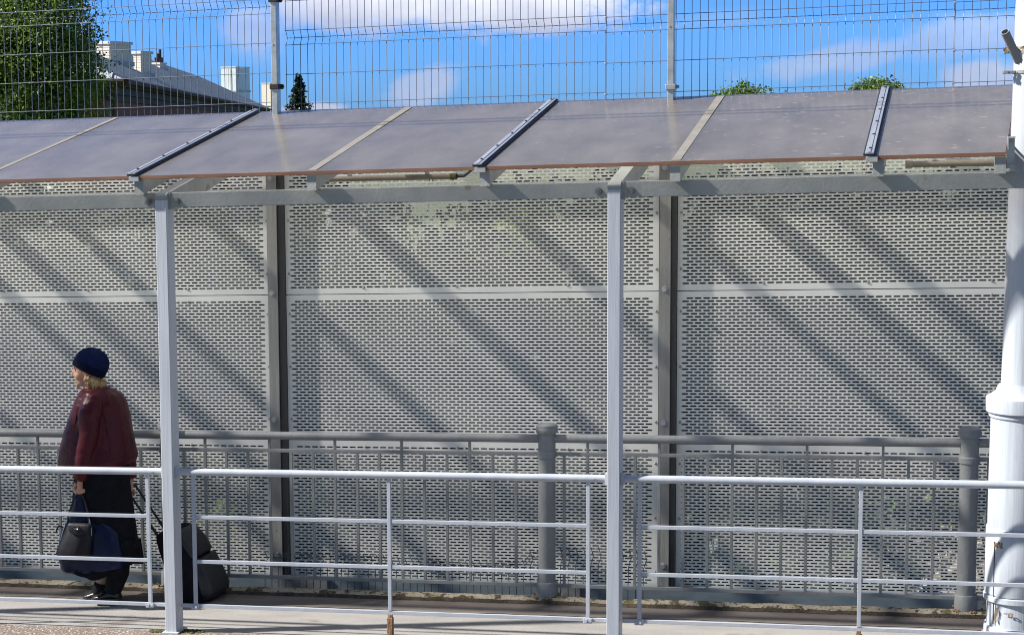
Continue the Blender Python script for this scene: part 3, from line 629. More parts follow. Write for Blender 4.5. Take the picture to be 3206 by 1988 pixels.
# clamp bands and the pipe stub
for z, hh, rr in ((3.215, .034, .0995), (3.10, .016, .101)):
    mb = MB(); mb.lathe((pu, pv, 0), [(rr-.006, z-hh/2), (rr+.004, z-hh/2), (rr+.004, z+hh/2), (rr-.006, z+hh/2)], 48); mb.box(pu-rr-.055, pu-rr+.01, pv-.06, pv-.035, z-hh/2, z+hh/2, .002); mb.box(pu-rr-.05, pu-rr+.01, pv-.09, pv-.066, z-hh/2, z+hh/2, .002)
    mb.tube([(pu-rr-.035, pv-.1, z), (pu-rr-.035, pv-.02, z)], .009, 8)
    mb.build('clamp_band', M['old_kerb'] if hh > .02 else M['steel_grey'], pole)
(ua, za), (ub, zb) = uz(3190, 192, .10), uz(3146, 100, .02)
mb = MB(); a = Vector((ua, .14, za)); b = Vector((ub, .02, zb)); d = (b-a).normalized()
q = d.cross(Vector((0, 0, 1))).normalized(); w2 = q.cross(d); n = 18
ring = lambda c, r: [c+q*r*math.cos(2*math.pi*k/n)+w2*r*math.sin(2*math.pi*k/n) for k in range(n)]
mb.rings([ring(a, .022), ring(b, .022), ring(b, .0175), ring(b-d*.12, .0175)]); mb.build('pipe_stub', M['steel_grey'], pole, smooth=True)

# overhead tram feeder wires, running along above the canopy
for k, (v, z) in enumerate(((.93, 4.20), (.83, 4.21))):
    mb = MB(); mb.tube([(u, v, z-.0006*(30-abs(u-5))) for u in np.linspace(-30, 24, 10)], .011, 6)
    tag(mb.build('overhead_cable', M['black_rubber'], None), 'black overhead cable strung along high above the canopy', 'cable', 'overhead cables above the canopy')

# small growth on the walkway's front edge
M['moss'] = mat('moss', (.05, .055, .018), (.12, .12, .045), .95, nscale=40, bump=1., bscale=150)
M['straw'] = mat('straw', (.34, .20, .10), (.48, .33, .18), .9, nscale=30)
def moss(u, v, r_, label):
    t = MB()
    for k in range(60):
        a = rng.uniform(0, 6.28); d = r_*math.sqrt(rng.random()); s = rng.uniform(.004, .013)
        t.ell((u+d*math.cos(a)*1.5, v+d*math.sin(a)*.6, -.026), s*1.3, s, s*.9, n=6)
    tag(t.build('moss_clump', M['moss'], smooth=True), label, 'moss', 'moss clumps at the post feet')
moss(PU[3]-.05, .03, .05, 'dark moss clump on the kerb left of the streaky canopy post')
moss(PU[3]+.13, .05, .06, 'dark moss clump on the kerb right of the streaky canopy post')
t = thing('dry_weed', U(4.23, -.02, -.026), 'dry reddish weed growing from the kerb before the white pole', 'weed')
for k in range(9):
    a = rng.uniform(0, 6.28); x, y = 4.23+rng.normal(0, .025), -.02+rng.normal(0, .012); h = rng.uniform(.06, .13); dx, dy = rng.normal(0, .02), rng.normal(0, .015)
    mb = MB(); mb.tube([(x, y, -.03), (x+dx*.4, y+dy*.4, h*.5-.03), (x+dx, y+dy, h-.03)], [.0022, .0018, .001], 5)
    for j in range(5): f_ = .5+.1*j; mb.ell((x+dx*f_+rng.normal(0, .005), y+dy*f_, h*f_-.03), .0035, .0025, .006, n=5)
    mb.build('stalk', M['straw'], t)
# ------------------------------------------------------------------ person
VP = .76
person = thing('person', at(325, 1880, VP), 'woman in a navy beanie, burgundy leather jacket and long black skirt walking left with bags', 'person')
PXM = (at(301, 1500, VP)-at(300, 1500, VP)).length       # metres per measured unit here
def P(px, py, dv=0.): 
    p = at(px, py, VP); return Vector((p.x, p.y+dv, p.z))
M['skin'] = mat('skin', (.50, .27, .18), (.58, .34, .24), .5, nscale=30, bump=.15, bscale=160, spots=[((.47, .20, .14), 28, .62)])
M['stocking'] = mat('stocking', (.30, .22, .17), (.36, .27, .21), .6, nscale=40)
M['leather'] = mat('leather', (.048, .0045, .010), (.070, .0070, .014), .38, nscale=9, bump=.3, bscale=42, bstretch=(1, 1, .6), spec=.22)
M['navy_wool'] = mat('navy_wool', (.007, .013, .052), (.012, .022, .082), .95, nscale=60, bump=.8, bscale=260, spec=.1)
M['navy_dark'] = mat('navy_dark', (.004, .006, .02), (.006, .009, .03), .95, nscale=60, bump=.6, bscale=260, spec=.1)
M['black_cloth'] = mat('black_cloth', (.005, .005, .008), (.010, .010, .014), .85, nscale=20, bump=.3, bscale=80, spec=.15)
M['hair'] = mat('hair', (.42, .27, .11), (.60, .43, .21), .5, nscale=40, stretch=(1, 1, .3), bump=.4, bscale=120)
M['black_leather'] = mat('black_leather', (.010, .010, .011), (.018, .018, .02), .3, nscale=20, bump=.25, bscale=60)
M['eye'] = mat('eye', (.03, .02, .015), rough=.25)
M['bag_cloth'] = mat('bag_cloth', (.010, .010, .014), (.017, .0165, .022), .55, nscale=15, bump=.25, bscale=120, spec=.22)
M['bag_dark'] = mat('bag_dark', (.008, .008, .012), (.014, .014, .018), .5, nscale=15)
M['plastic_navy'] = mat('plastic_navy', (.003, .007, .028), (.006, .014, .055), .25, nscale=12, bump=.9, bscale=14, spec=.2)
M['silver'] = mat('silver', (.6, .6, .62), (.7, .7, .72), .25, metal=.9)

PXZ = (at(300, 1501, VP)-at(300, 1500, VP)).length
def Q(px, py, dv=0.): return at(px, py, VP+dv)           # the same, for things nearer or farther than her middle
def half(rx, hd): return math.sqrt(max((.45*rx)**2, rx*rx-(.51*hd)**2))   # she is seen a little from behind
HC = P(290, 1165); HA = math.radians(17); HR = Matrix.Rotation(HA, 3, 'Z')   # the head is turned slightly towards the road
def Hd(px, py, dv=0.): return HC+HR@Vector(((px-290)*PXM*.90, dv, (1165-py)*PXZ))
mb = MB()
def el(px, py, dv, rx, ry, rz, tilt=0): mb.ell(Hd(px, py, dv), rx*PXM*.9, ry, rz*PXZ, HR@Matrix.Rotation(tilt, 3, 'Y'), 20)
# head: face turned straight along the way she walks (to the left)
el(286, 1152, 0, 44, .071, 46); el(259, 1163, 0, 27, .057, 42); el(262, 1188, 0, 24, .046, 22, .25); el(244, 1203, 0, 8.5, .021, 9)
el(236, 1147, -.02, 6, .022, 5); el(236, 1147, .02, 6, .022, 5); el(250, 1174, -.036, 13, .022, 13); el(250, 1174, .036, 13, .022, 13)
mb.tube([Hd(236, 1150), Hd(230.5, 1162), Hd(226.5, 1170)], [.008, .0095, .0105], 10); el(227.5, 1171.5, 0, 5.4, .0125, 5); el(234.5, 1174, -.012, 4, .007, 4); el(234.5, 1174, .012, 4, .007, 4)
el(237.5, 1185, 0, 4.5, .021, 4); el(238, 1193, 0, 4.6, .02, 4.2); el(242, 1199, 0, 5, .02, 5)
el(274, 1180, -.074, 6, .010, 12, .2); el(274, 1180, .074, 6, .010, 12, .2)
mb.tube([Hd(283, 1190), Hd(290, 1222), P(304, 1252)], [.054, .053, .068], 18)
# trunk and legs inside the clothes
mb.tube([P(310, 1250), P(312, 1330), P(318, 1420), P(322, 1490)], [.10, .13, .13, .12], 18)
for dv, pts in ((-.085, [(325, 1500), (345, 1640), (368, 1790), (349, 1850)]), (.085, [(325, 1500), (330, 1640), (325, 1780), (310, 1848)])):
    mb.tube([Q(x, y, dv) for x, y in pts], [.072, .060, .047, .036], 14)
# arms: left arm hangs with the bags, right arm reaches back to the trolley handle
LA = [Q(296, 1250, -.15), Q(279, 1300, -.205), Q(278, 1365, -.225), Q(262, 1440, -.22), Q(252, 1502, -.205)]
RA = [Q(330, 1250, .15), Q(355, 1310, .2), Q(385, 1390, .22), Q(402, 1460, .21), Q(407, 1505, .195)]
mb.tube(LA, [.05, .046, .04, .034, .026], 12); mb.tube(RA, [.05, .046, .04, .034, .026], 12)
def hand(wx, wy, dv, s):                    # s = -1: back of the hand faces the camera
    mb.tube([Q(wx, wy-4, dv), Q(wx, wy+10, dv), Q(wx-1, wy+29, dv)], [.024, .032, .033], 12, sq=.5)
    for i, (dx, ln) in enumerate(((-12.5, 14), (-4.5, 16), (4, 15), (11.5, 11))):
        a = Q(wx+dx, wy+28, dv); 
        mb.tube([a, Q(wx+dx*1.02, wy+28+ln*.75, dv+.008*s), Q(wx+dx, wy+28+ln, dv+.014), Q(wx+dx*.95, wy+28+ln*.55, dv+.034), Q(wx+dx*.9, wy+28, dv+.036)], [.0098, .0095, .0088, .0082, .0072], 10)
    mb.tube([Q(wx-12, wy+8, dv), Q(wx-19, wy+22, dv+.006), Q(wx-18, wy+34, dv+.016), Q(wx-12, wy+41, dv+.024)], [.012, .0115, .010, .0082], 10)
hand(251, 1503, -.2, 1); hand(408, 1506, .19, 1)
body = mesh_part(remesh(mb, .0036, 2), 'body', [M['skin'], M['stocking']], person)
base = wloc(person)
for p in body.data.polygons:
    c = p.center
    if c.z < .42: p.material_index = 1
mb = MB()
for dv in (-.034, .034):
    e = MB(); e.ell(Hd(240.6, 1155.5, dv), .0062, .010, .0052, None, 12); e.build('eye', M['eye'], person, smooth=True, shear=False)
    e = MB(); e.tube([Hd(236.5, 1147.5, dv*.5), Hd(238, 1146, dv), Hd(243, 1148.5, dv*1.4)], [.0022, .003, .0018], 6); e.build('eyebrow', M['hair'], person, smooth=True, shear=False)

# hair: short blonde curls below the hat
mb = MB(); R3 = random.Random(5)
for k in range(150):
    side = R3.choice((-1, -1, 1)); t = R3.random(); back = R3.random() < .28
    x = 279+t*43; y = 1174+t*18+R3.uniform(-3, 8); dv = side*(.066+.014*R3.random())*(1-.55*max(0, t-.5)*2)
    if back: x = 318+R3.uniform(-6, 8); y = 1195+R3.uniform(-4, 6); dv = R3.uniform(-.06, .06)
    ln = R3.uniform(12, 30)*(1 if t > .12 else .55); cx = R3.uniform(-6, 6)
    a = Hd(x, y, dv); b = Hd(x+cx*.4, y+ln*.5, dv*1.10+R3.uniform(-.006, .006)); c = Hd(x+cx-1, y+ln*.85, dv*1.06); d = Hd(x+cx-R3.uniform(0, 7), y+ln, dv*.96)
    mb.tube([a, b, c, d], [.0062, .0066, .005, .0022], 7)
mb.build('hair', M['hair'], person, smooth=True, shear=False)

# beanie with a turned-up band, tilted back
e1 = (Hd(331, 1177)-Hd(229, 1127)); A_ = e1.length/2*.95; e1.normalize(); e3 = HR@Vector((0, 1, 0)); e2 = e3.cross(e1).normalized()
if e2.z < 0: e2 = -e2
hc_ = (Hd(331, 1177)+Hd(229, 1127))/2+Vector((0, 0, .0))
def hring(h, a, b, n=44, k=0, sh=0.): return [hc_+e2*h+e1*(sh+a*math.cos(2*math.pi*i/n)*(1+k*math.sin(i*2*math.pi/n*11)))+e3*(b*math.sin(2*math.pi*i/n)*(1+k*math.sin(i*2*math.pi/n*11))) for i in range(n)]
Hh = 66*PXZ; rr = []
for j in range(17):
    f_ = j/16; h = -.012+f_*(Hh+.012); s = max(.02, (1-max(0, f_-.12)**2.5*1.35)) if f_ < .98 else .10
    s = math.sqrt(max(.0025, 1-(max(0, f_-.18)/.82)**2.3))
    rr.append(hring(h, A_*.985*s*(1+.05*math.sin(f_*2.6)), .089*s, k=.006*(1-f_), sh=A_*.045*f_))
mb = MB(); mb.rings(rr); mb.build('hat', M['navy_wool'], person, smooth=True, shear=False, angle=80)
hat = [o for o in person.children if o.name.startswith('hat')][0]
mb = MB(); rr = []
for h, a in ((-.018, .93), (-.02, .99), (-.006, 1.02), (.018, 1.02), (.03, 1.01), (.031, .97)):
    rr.append([p+e2*(.010*(1-math.cos(2*math.pi*i/44))*.0) for i, p in enumerate(hring(h, A_*a, .0905*a, k=.008))])
mb.rings(rr, caps=False); mb.build('hat_band', M['navy_dark'], hat, smooth=True, shear=False, angle=80)

# leather jacket
def wr(co, n):
    q = co*1.0
    a = noise.noise(Vector((q.x*9, q.y*9, q.z*26)))*.0026+noise.noise(Vector((q.x*24, q.y*24, q.z*55+3)))*.0012
    b = noise.noise(Vector((q.x*16+4, q.y*16, q.z*4)))*.0045
    sl = max(0, min(1, (VP-.12-q.y)/.05))
    return a*(.45+.9*sl)+b*(1-.5*sl)
mb = MB(); secs = [(1212, 268, 330, .075), (1222, 250, 356, .115), (1236, 243, 380, .165), (1258, 232, 393, .185), (1300, 218, 404, .19), (1345, 203, 412, .205), (1390, 193, 421, .222), (1430, 188, 430, .232), (1446, 187, 430, .234), (1466, 190, 424, .226)]
rg = []
for y, a, b, hd in secs:
    n = 40; cx = (a+b)/2; rx = half((b-a)/2*PXM, hd)/PXM; ring_ = []
    for k in range(n):
        th = 2*math.pi*k/n; c, s = math.cos(th), math.sin(th); c = math.copysign(abs(c)**.85, c); s = math.copysign(abs(s)**.85, s)
        yy = y+(0 if y < 1440 else (-(c+1)*.5*16))                      # the hem rises towards the back
        ring_.append(P(cx+rx*c, yy, hd*s))
    rg.append(ring_)
mb.rings(rg)
mb.tube([LA[0]+Vector((.035, .05, .012)), LA[0]+Vector((0, -.01, -.01)), LA[1], LA[2], LA[3], LA[4]+Vector((0, 0, .004))], [.072, .079, .071, .062, .054, .047], 20)
mb.tube([RA[0]+Vector((-.02, -.05, .012)), RA[0], RA[1], RA[2], RA[3], RA[4]+Vector((0, 0, .012))], [.072, .078, .07, .061, .053, .046], 20)
jk = mesh_part(remesh(mb, .0065, 4, wr), 'jacket', M['leather'], person)
mb = MB()                                                                # soft stand collar
rg = []
for y, a, b, hd, g_ in ((1246, 240, 366, .108, 0), (1226, 246, 352, .094, .0), (1212, 256, 344, .086, 0), (1211, 262, 338, .079, 0), (1228, 260, 340, .08, 0)):
    n = 36; rg.append([P((a+b)/2+half((b-a)/2*PXM, hd)/PXM*math.cos(2*math.pi*k/n), y+12*(.5-.5*math.cos(2*math.pi*k/n))*1.0*-1+16*(.5-.5*math.cos(2*math.pi*k/n)), hd*math.sin(2*math.pi*k/n)) for k in range(n)])
mb.rings(rg, caps=False); mb.build('collar', M['leather'], jk, smooth=True, shear=False, angle=80)
mb = MB(); mb.tube([Q(243, 1252, -.07), Q(228, 1300, -.085), Q(212, 1350, -.09), Q(202, 1400, -.095), Q(199, 1452, -.10)], [.005]*5, 8); mb.tube([Q(238, 1250, -.03), Q(221, 1300, -.035), Q(205, 1350, -.04), Q(195, 1400, -.04), Q(191, 1458, -.04)], [.006]*5, 8); mb.build('zip_edge', M['leather'], jk, smooth=True, shear=False)
mb = MB(); mb.beam(Q(206, 1415, -.145), Q(240, 1411, -.222), .006, .016); mb.build('pocket_welt', M['leather'], jk, shear=False)
from mathutils.bvhtree import BVHTree
_b = np.array(wloc(jk)); _bv = BVHTree.FromPolygons([Vector(v.co)+Vector(_b) for v in jk.data.vertices], [tuple(p.vertices) for p in jk.data.polygons])
def on_jacket(px, py):
    h = _bv.ray_cast(CAM, ray(px, py)); return h[0] if h[0] else None
for path in ([(318, 1222), (322, 1260), (330, 1320), (340, 1380), (348, 1432)], [(352, 1222), (368, 1270), (380, 1330), (390, 1390), (396, 1434)], [(286, 1228), (300, 1250), (308, 1285), (306, 1320), (303, 1350)], [(322, 1408), (360, 1412), (404, 1412)], [(236, 1262), (240, 1300), (232, 1340)], [(258, 1478), (268, 1481), (277, 1480)]):
    pts_ = [on_jacket(*q) for q in path]; pts_ = [q for q in pts_ if q]
    if len(pts_) > 2:
        mb = MB(); mb.tube([q+Vector((0, -.0005, 0)) for q in pts_], .0032, 6); mb.build('seam', M['leather'], jk, smooth=True, shear=False)
# long skirt
mb = MB(); rg = []
SK = [(1425, 232, 404, .19), (1490, 232, 407, .195), (1560, 228, 415, .205), (1620, 222, 423, .215), (1700, 214, 433, .225), (1750, 210, 443, .232), (1778, 210, 454, .236)]
for j, (y, a, b, hd) in enumerate(SK):
    n = 96; f_ = j/(len(SK)-1); ring_ = []
    for k in range(n):
        th = 2*math.pi*k/n; w_ = 1+.045*f_*math.sin(9*th+1.2*f_)+.02*f_*math.sin(17*th+2)
        c, s = math.cos(th), math.sin(th)
        dy = (0 if j < 6 else (-22*max(0, c)**3+10*math.sin(4*th+1)+16*max(0, math.cos(th-.9))**8))
        ring_.append(P((a+b)/2+half((b-a)/2*PXM, hd)/PXM*c*w_, y+dy, hd*s*w_))
    rg.append(ring_)
inner = [[p*1.0 for p in rg[-1]]]
cen = sum(rg[-1], Vector())/len(rg[-1])
rg2 = rg+[[cen+(p-cen)*.975+Vector((0, 0, .004)) for p in rg[-1]], [cen+(p-cen)*.9+Vector((0, 0, .16)) for p in rg[-1]]]
mb.rings(rg2, caps=True); mb.build('skirt', M['black_cloth'], person, smooth=True, shear=False, angle=70)
# legs wear: dark trouser leg on the near side
mb = MB(); mb.tube([Q(372, 1752, -.085), Q(370, 1792, -.085), Q(360, 1826, -.085), Q(352, 1852, -.085)], [.072, .070, .06, .052], 16); mb.tube([Q(328, 1752, .085), Q(326, 1774, .085), Q(324, 1782, .085)], [.06, .058, .052], 16); mb.tube([Q(318, 1822, .085), Q(312, 1840, .085), Q(308, 1856, .085)], [.044, .045, .044], 16)
mb.build('trouser_leg', M['black_cloth'], person, smooth=True, shear=False)
def shoe(hx, y, dv, ln):
    mb = MB(); rg = []; n = 20
    for f_, w_, h_ in ((0, .022, .055), (.06, .034, .075), (.18, .038, .082), (.34, .037, .074), (.5, .041, .056), (.68, .045, .044), (.84, .041, .036), (.95, .028, .028), (1, .012, .016)):
        x = hx-ln*f_; g0 = Q(x, y, dv)
        rg.append([g0+Vector((0, w_*math.cos(2*math.pi*k/n), max(0.016, h_*(.5+.5*math.sin(2*math.pi*k/n))))) for k in range(n)])
    mb.rings(rg); s = mb.build('shoe', M['black_leather'], person, smooth=True, shear=False, angle=60)
    mb = MB(); rg = []
    for f_, w_ in ((-.01, .02), (.05, .036), (.2, .041), (.4, .039), (.6, .045), (.78, .047), (.92, .036), (1.01, .012)):
        g0 = Q(hx-ln*f_, y, dv); rg.append([g0+Vector((0, w_, .0)), g0+Vector((0, w_, .018)), g0+Vector((0, -w_, .018)), g0+Vector((0, -w_, 0))])
    mb.rings(rg); mb.build('sole', M['black_rubber'], s, shear=False)
    mb = MB()
    for f_ in (.42, .5, .58): g0 = Q(hx-ln*f_, y, dv); mb.tube([g0+Vector((0, -.03, .052-.03*(f_-.4))), g0+Vector((0, 0, .082-.12*(f_-.34))), g0+Vector((0, .03, .052-.03*(f_-.4)))], .003, 6)
    mb.build('laces', M['black_cloth'], s, shear=False)
shoe(377, 1878, -.085, 88); shoe(338, 1873, .085, 76)

# ------------------------------------------------------------------ bags
hb = thing('handbag', P(228, 1745, -.22), 'soft black handbag with an oval badge hanging from the left hand', 'handbag')
def loft_bag(rows, n=36, sharp=.8, wob=0., seed=0):
    rg = []
    for (y, a, b, hd, dv) in rows:
        ring_ = []
        for k in range(n):
            th = 2*math.pi*k/n; c, s = math.cos(th), math.sin(th); c = math.copysign(abs(c)**sharp, c); s = math.copysign(abs(s)**sharp, s)
            p = Q((a+b)/2, y, dv)+Vector((half((b-a)/2*PXM, hd)*c, hd*s, 0))
            d = wob*(noise.noise(Vector((p.x*14+seed, p.y*14, p.z*14)))+.5*noise.noise(Vector((p.x*34+seed, p.y*34, p.z*34))))
            p += Vector((c, s, 0))*d; ring_.append(p)
        rg.append(ring_)
    return rg
mb = MB(); mb.rings(loft_bag([(1640, 218, 284, .018, -.25), (1643, 211, 288, .03, -.25), (1662, 203, 290, .045, -.25), (1690, 190, 288, .058, -.25), (1715, 181, 285, .066, -.25), (1732, 176, 283, .066, -.25), (1744, 182, 279, .055, -.25), (1750, 200, 268, .03, -.25)], wob=.010, seed=3))
hbb = mb.build('bag_body', M['bag_cloth'], hb, smooth=True, shear=False, angle=70)
mb = MB(); mb.rings(loft_bag([(1638, 217, 282, .016, -.292), (1646, 213, 284, .014, -.300), (1664, 216, 281, .012, -.3045), (1672, 225, 272, .008, -.306)], wob=.002)); mb.build('flap', M['bag_cloth'], hb, smooth=True, shear=False, angle=70)
c0 = Q(238, 1654, -.3215); mb = MB(); n = 28
Rb = lambda s, d: [c0+Vector((12.5*PXM*s*math.cos(2*math.pi*k/n), d, 7*PXM*s*math.sin(2*math.pi*k/n))) for k in range(n)]
mb.rings([Rb(1, .003), Rb(1.02, -.002), Rb(.82, -.003), Rb(.78, 0.0)]); bd = mb.build('badge', M['bag_dark'], hb, smooth=True, shear=False)
mb = MB(); mb.tube([c0+Vector((x*PXM, -.0035, z*PXM)) for x, z in ((-7, .8), (-3.5, -1.6), (-2.2, 1.9), (.8, -1.4))], .0022, 6); mb.tube([c0+Vector((x*PXM, -.0035, z*PXM)) for x, z in ((6.2, 2.2), (2.8, 2.2), (2.6, .4), (5.6, .2), (6.4, -1.4), (4.2, -2.6), (1.2, -1.9))], .0022, 6); mb.build('badge_mark', M['silver'], bd, shear=False)
for pts in ([(212, 1650, -.25), (214, 1612, -.235), (232, 1560, -.205), (246, 1541, -.186)], [(283, 1655, -.25), (276, 1612, -.24), (266, 1570, -.215), (254, 1541, -.186)]):
    mb = MB(); mb.tube([Q(*p) for p in pts], [.007, .0065, .006, .006], 8); mb.build('strap', M['bag_dark'], hb, smooth=True, shear=False)
mb = MB(); mb.tube([Q(205, 1625, -.24), Q(203, 1645, -.245), Q(196, 1664, -.245), Q(190, 1690, -.25)], .0028, 6); mb.tube([Q(280, 1624, -.25), Q(285, 1650, -.26), Q(287, 1676, -.27)], .0028, 6); mb.build('buckle', M['silver'], hb, shear=False)
mb = MB(); mb.tube([Q(197, 1650, -.24), Q(184, 1646, -.24), Q(178, 1656, -.24), Q(176, 1668, -.24)], [.006, .006, .006, .004], 8); mb.build('loop', M['bag_dark'], hb, smooth=True, shear=False)

pb = thing('shopping_bag', Q(280, 1790, -.16), 'large glossy navy plastic shopping bag hanging behind the black handbag', 'bag')
mb = MB(); mb.rings(loft_bag([(1548, 243, 258, .010, -.185), (1580, 232, 272, .02, -.18), (1618, 219, 300, .035, -.175), (1645, 204, 345, .05, -.17), (1665, 192, 366, .062, -.165), (1700, 186, 376, .075, -.165), (1740, 187, 384, .082, -.165), (1770, 190, 386, .078, -.165), (1786, 194, 340, .062, -.165), (1794, 208, 270, .035, -.165)], n=64, wob=.012, seed=8))
mb.build('bag_body', M['plastic_navy'], pb, smooth=True, shear=False, angle=60)
mb = MB(); mb.tube([Q(240, 1560, -.19), Q(246, 1543, -.188), Q(252, 1541, -.186), Q(258, 1560, -.19)], .008, 8); mb.build('handle', M['plastic_navy'], pb, smooth=True, shear=False)

# trolley case, tilted, pulled by the right hand
sc = thing('trolley_suitcase', Q(640, 1878, .2), 'black fabric trolley suitcase tilted on its wheels behind the woman', 'suitcase')
VS = .2
ax = (Q(640, 1862, VS)-P(528, 1655, VS)); Ls = ax.length; ax.normalize(); nx = Vector((0, 1, 0)).cross(ax).normalized()
if nx.x < 0: nx = -nx                                                   # towards the bulging front (up right)
o0 = Q(513, 1668, VS)
def srow(f_, back, front, hw, bulge=0):
    n = 40; ring_ = []
    for k in range(n):
        th = 2*math.pi*k/n; c, s = math.cos(th), math.sin(th); c = math.copysign(abs(c)**.5, c); s = math.copysign(abs(s)**.5, s)
        front_ = front*1.18; m_ = (front_+back)/2; ring_.append(o0+ax*(Ls*f_)+nx*(m_+(front_-back)/2*c)+Vector((0, hw*s, 0)))
    return ring_
mb = MB(); mb.rings([srow(-.04, .02, .09, .13), srow(-.01, .0, .125, .16), srow(.06, -.008, .145, .172), srow(.33, -.01, .185, .175), srow(.68, -.01, .205, .175), srow(.9, -.008, .20, .175), srow(1.0, 0, .165, .165), srow(1.04, .02, .12, .14)])
cs = mb.build('case', M['black_cloth'], sc, smooth=True, shear=False, angle=60)
mb = MB(); mb.rings([srow(.0, .08, .13, .12), srow(.04, .08, .162, .14), srow(.2, .08, .196, .148), srow(.36, .08, .213, .148), srow(.40, .08, .20, .14)]); mb.build('pocket', M['bag_dark'], sc, smooth=True, shear=False, angle=60)
mb = MB(); mb.rings([srow(.41, .10, .195, .14), srow(.44, .1, .226, .152), srow(.68, .1, .243, .158), srow(.86, .1, .252, .158), srow(.94, .1, .238, .15), srow(.985, .1, .20, .13)]); mb.build('pocket', M['bag_dark'], sc, smooth=True, shear=False, angle=60)
for dv in (-.06, .07):
    mb = MB(); h0 = Q(407, 1522, .19+dv*.2); a_ = o0+ax*(Ls*.12)+nx*.004+Vector((0, dv, 0)); b_ = Q(408, 1524, .19)+Vector((0, dv, 0)); mb.tube([a_, (a_*2+b_)/3, (a_*2+b_)/3, b_], [.010, .010, .0075, .0075], 10); mb.build('handle_tube', M['bag_dark'], sc, smooth=True, shear=False)
mb = MB(); mb.tube([Q(408, 1524, .19)+Vector((0, -.075, 0)), Q(407, 1521, .19), Q(408, 1524, .19)+Vector((0, .085, 0))], .012, 10); mb.build('grip', M['bag_dark'], sc, smooth=True, shear=False)
for dv in (-.14, .14):
    c = Q(633, 1871, VS)+Vector((0, dv, 0)); gz = GZ(VP+VS+dv)+G*c.x+.028; c.z = gz
    mb = MB(); mb.tube([c+Vector((0, -.013, 0)), c+Vector((0, .013, 0))], .03, 20); wh = mb.build('wheel', M['black_rubber'], sc, smooth=True, shear=False)
    mb = MB(); mb.tube([c+Vector((0, -.0145, 0)), c+Vector((0, .0145, 0))], .014, 14); mb.build('hub', M['steel_grey'], wh, smooth=True, shear=False)
for (f_, q_, r_) in ((.07, .172, .006), (.32, .155, .004), (.78, .10, .0055)):
    mb = MB(); c = o0+ax*(Ls*f_)+nx*(q_*.7)+Vector((0, -.176, 0)); mb.tube([c, c+Vector((0, -.004, 0))], r_, 10); mb.build('rivet', M['silver'], sc, shear=False)
mb = MB(); c = o0+ax*(Ls*.50)+nx*.17+Vector((0, -.155, 0)); mb.beam(c, c+ax*.02+nx*.012+Vector((0, -.003, 0)), .006, .004); mb.build('zip_pull', M['silver'], sc, shear=False)
# ------------------------------------------------------------------ plants
def leaf_cloud(name, pts, size, material, parent, flat=.35):
    """One small folded leaf at every point (N x 3)."""
    n = len(pts); a = rng.normal(size=(n, 3)); a[:, 2] *= flat+.4; a /= np.linalg.norm(a, axis=1)[:, None]
    b = rng.normal(size=(n, 3)); b -= a*(a*b).sum(1)[:, None]; b /= np.linalg.norm(b, axis=1)[:, None]
    c = np.cross(a, b); s = size*rng.uniform(.6, 1.25, n)[:, None]
    v = np.empty((n, 4, 3)); v[:, 0] = pts-a*s*.5; v[:, 1] = pts+b*s*.33+c*s*.10; v[:, 2] = pts+a*s*.55; v[:, 3] = pts-b*s*.33+c*s*.10
    v = v.reshape(-1, 3)-np.array(wloc(parent)); me = bpy.data.meshes.new(name)
    me.vertices.add(n*4); me.vertices.foreach_set('co', v.ravel()); me.loops.add(n*4); me.loops.foreach_set('vertex_index', np.arange(n*4)); me.polygons.add(n)
    me.polygons.foreach_set('loop_start', np.arange(n)*4); me.polygons.foreach_set('loop_total', np.full(n, 4)); me.update(calc_edges=True); me.validate(); me.materials.append(material)
    return link(me, name, parent)
def clumps(center, radii, nc, per, cr, shell=.55):
    """leaf positions: clumps spread through an uneven ellipsoid, fuller towards its outside"""
    d = rng.normal(size=(nc, 3)); d /= np.linalg.norm(d, axis=1)[:, None]
    lump = np.array([1+.28*noise.noise(Vector(x*1.7)+Vector(center)*.37)+.16*noise.noise(Vector(x*4.1)+Vector(center)) for x in d])
    r = (shell+(1-shell)*rng.random(nc)**.6)*lump; c = np.array(center)+d*r[:, None]*np.array(radii)
    p = c[:, None, :]+rng.normal(size=(nc, per, 3))*np.array([cr, cr, cr*.62])*rng.uniform(.6, 1.3, (nc, 1, 1))
    return p.reshape(-1, 3), c
LM1 = leaf_mat('linden_leaf', (.05, .10, .02), (.125, .215, .04), (.28, .36, .075), .34)
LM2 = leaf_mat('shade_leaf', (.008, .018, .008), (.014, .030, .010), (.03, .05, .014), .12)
LM3 = leaf_mat('needle', (.010, .026, .012), (.018, .042, .016), (.04, .065, .022), .12)
LM4 = leaf_mat('bright_leaf', (.20, .33, .04), (.36, .48, .06), (.55, .60, .12), .5)
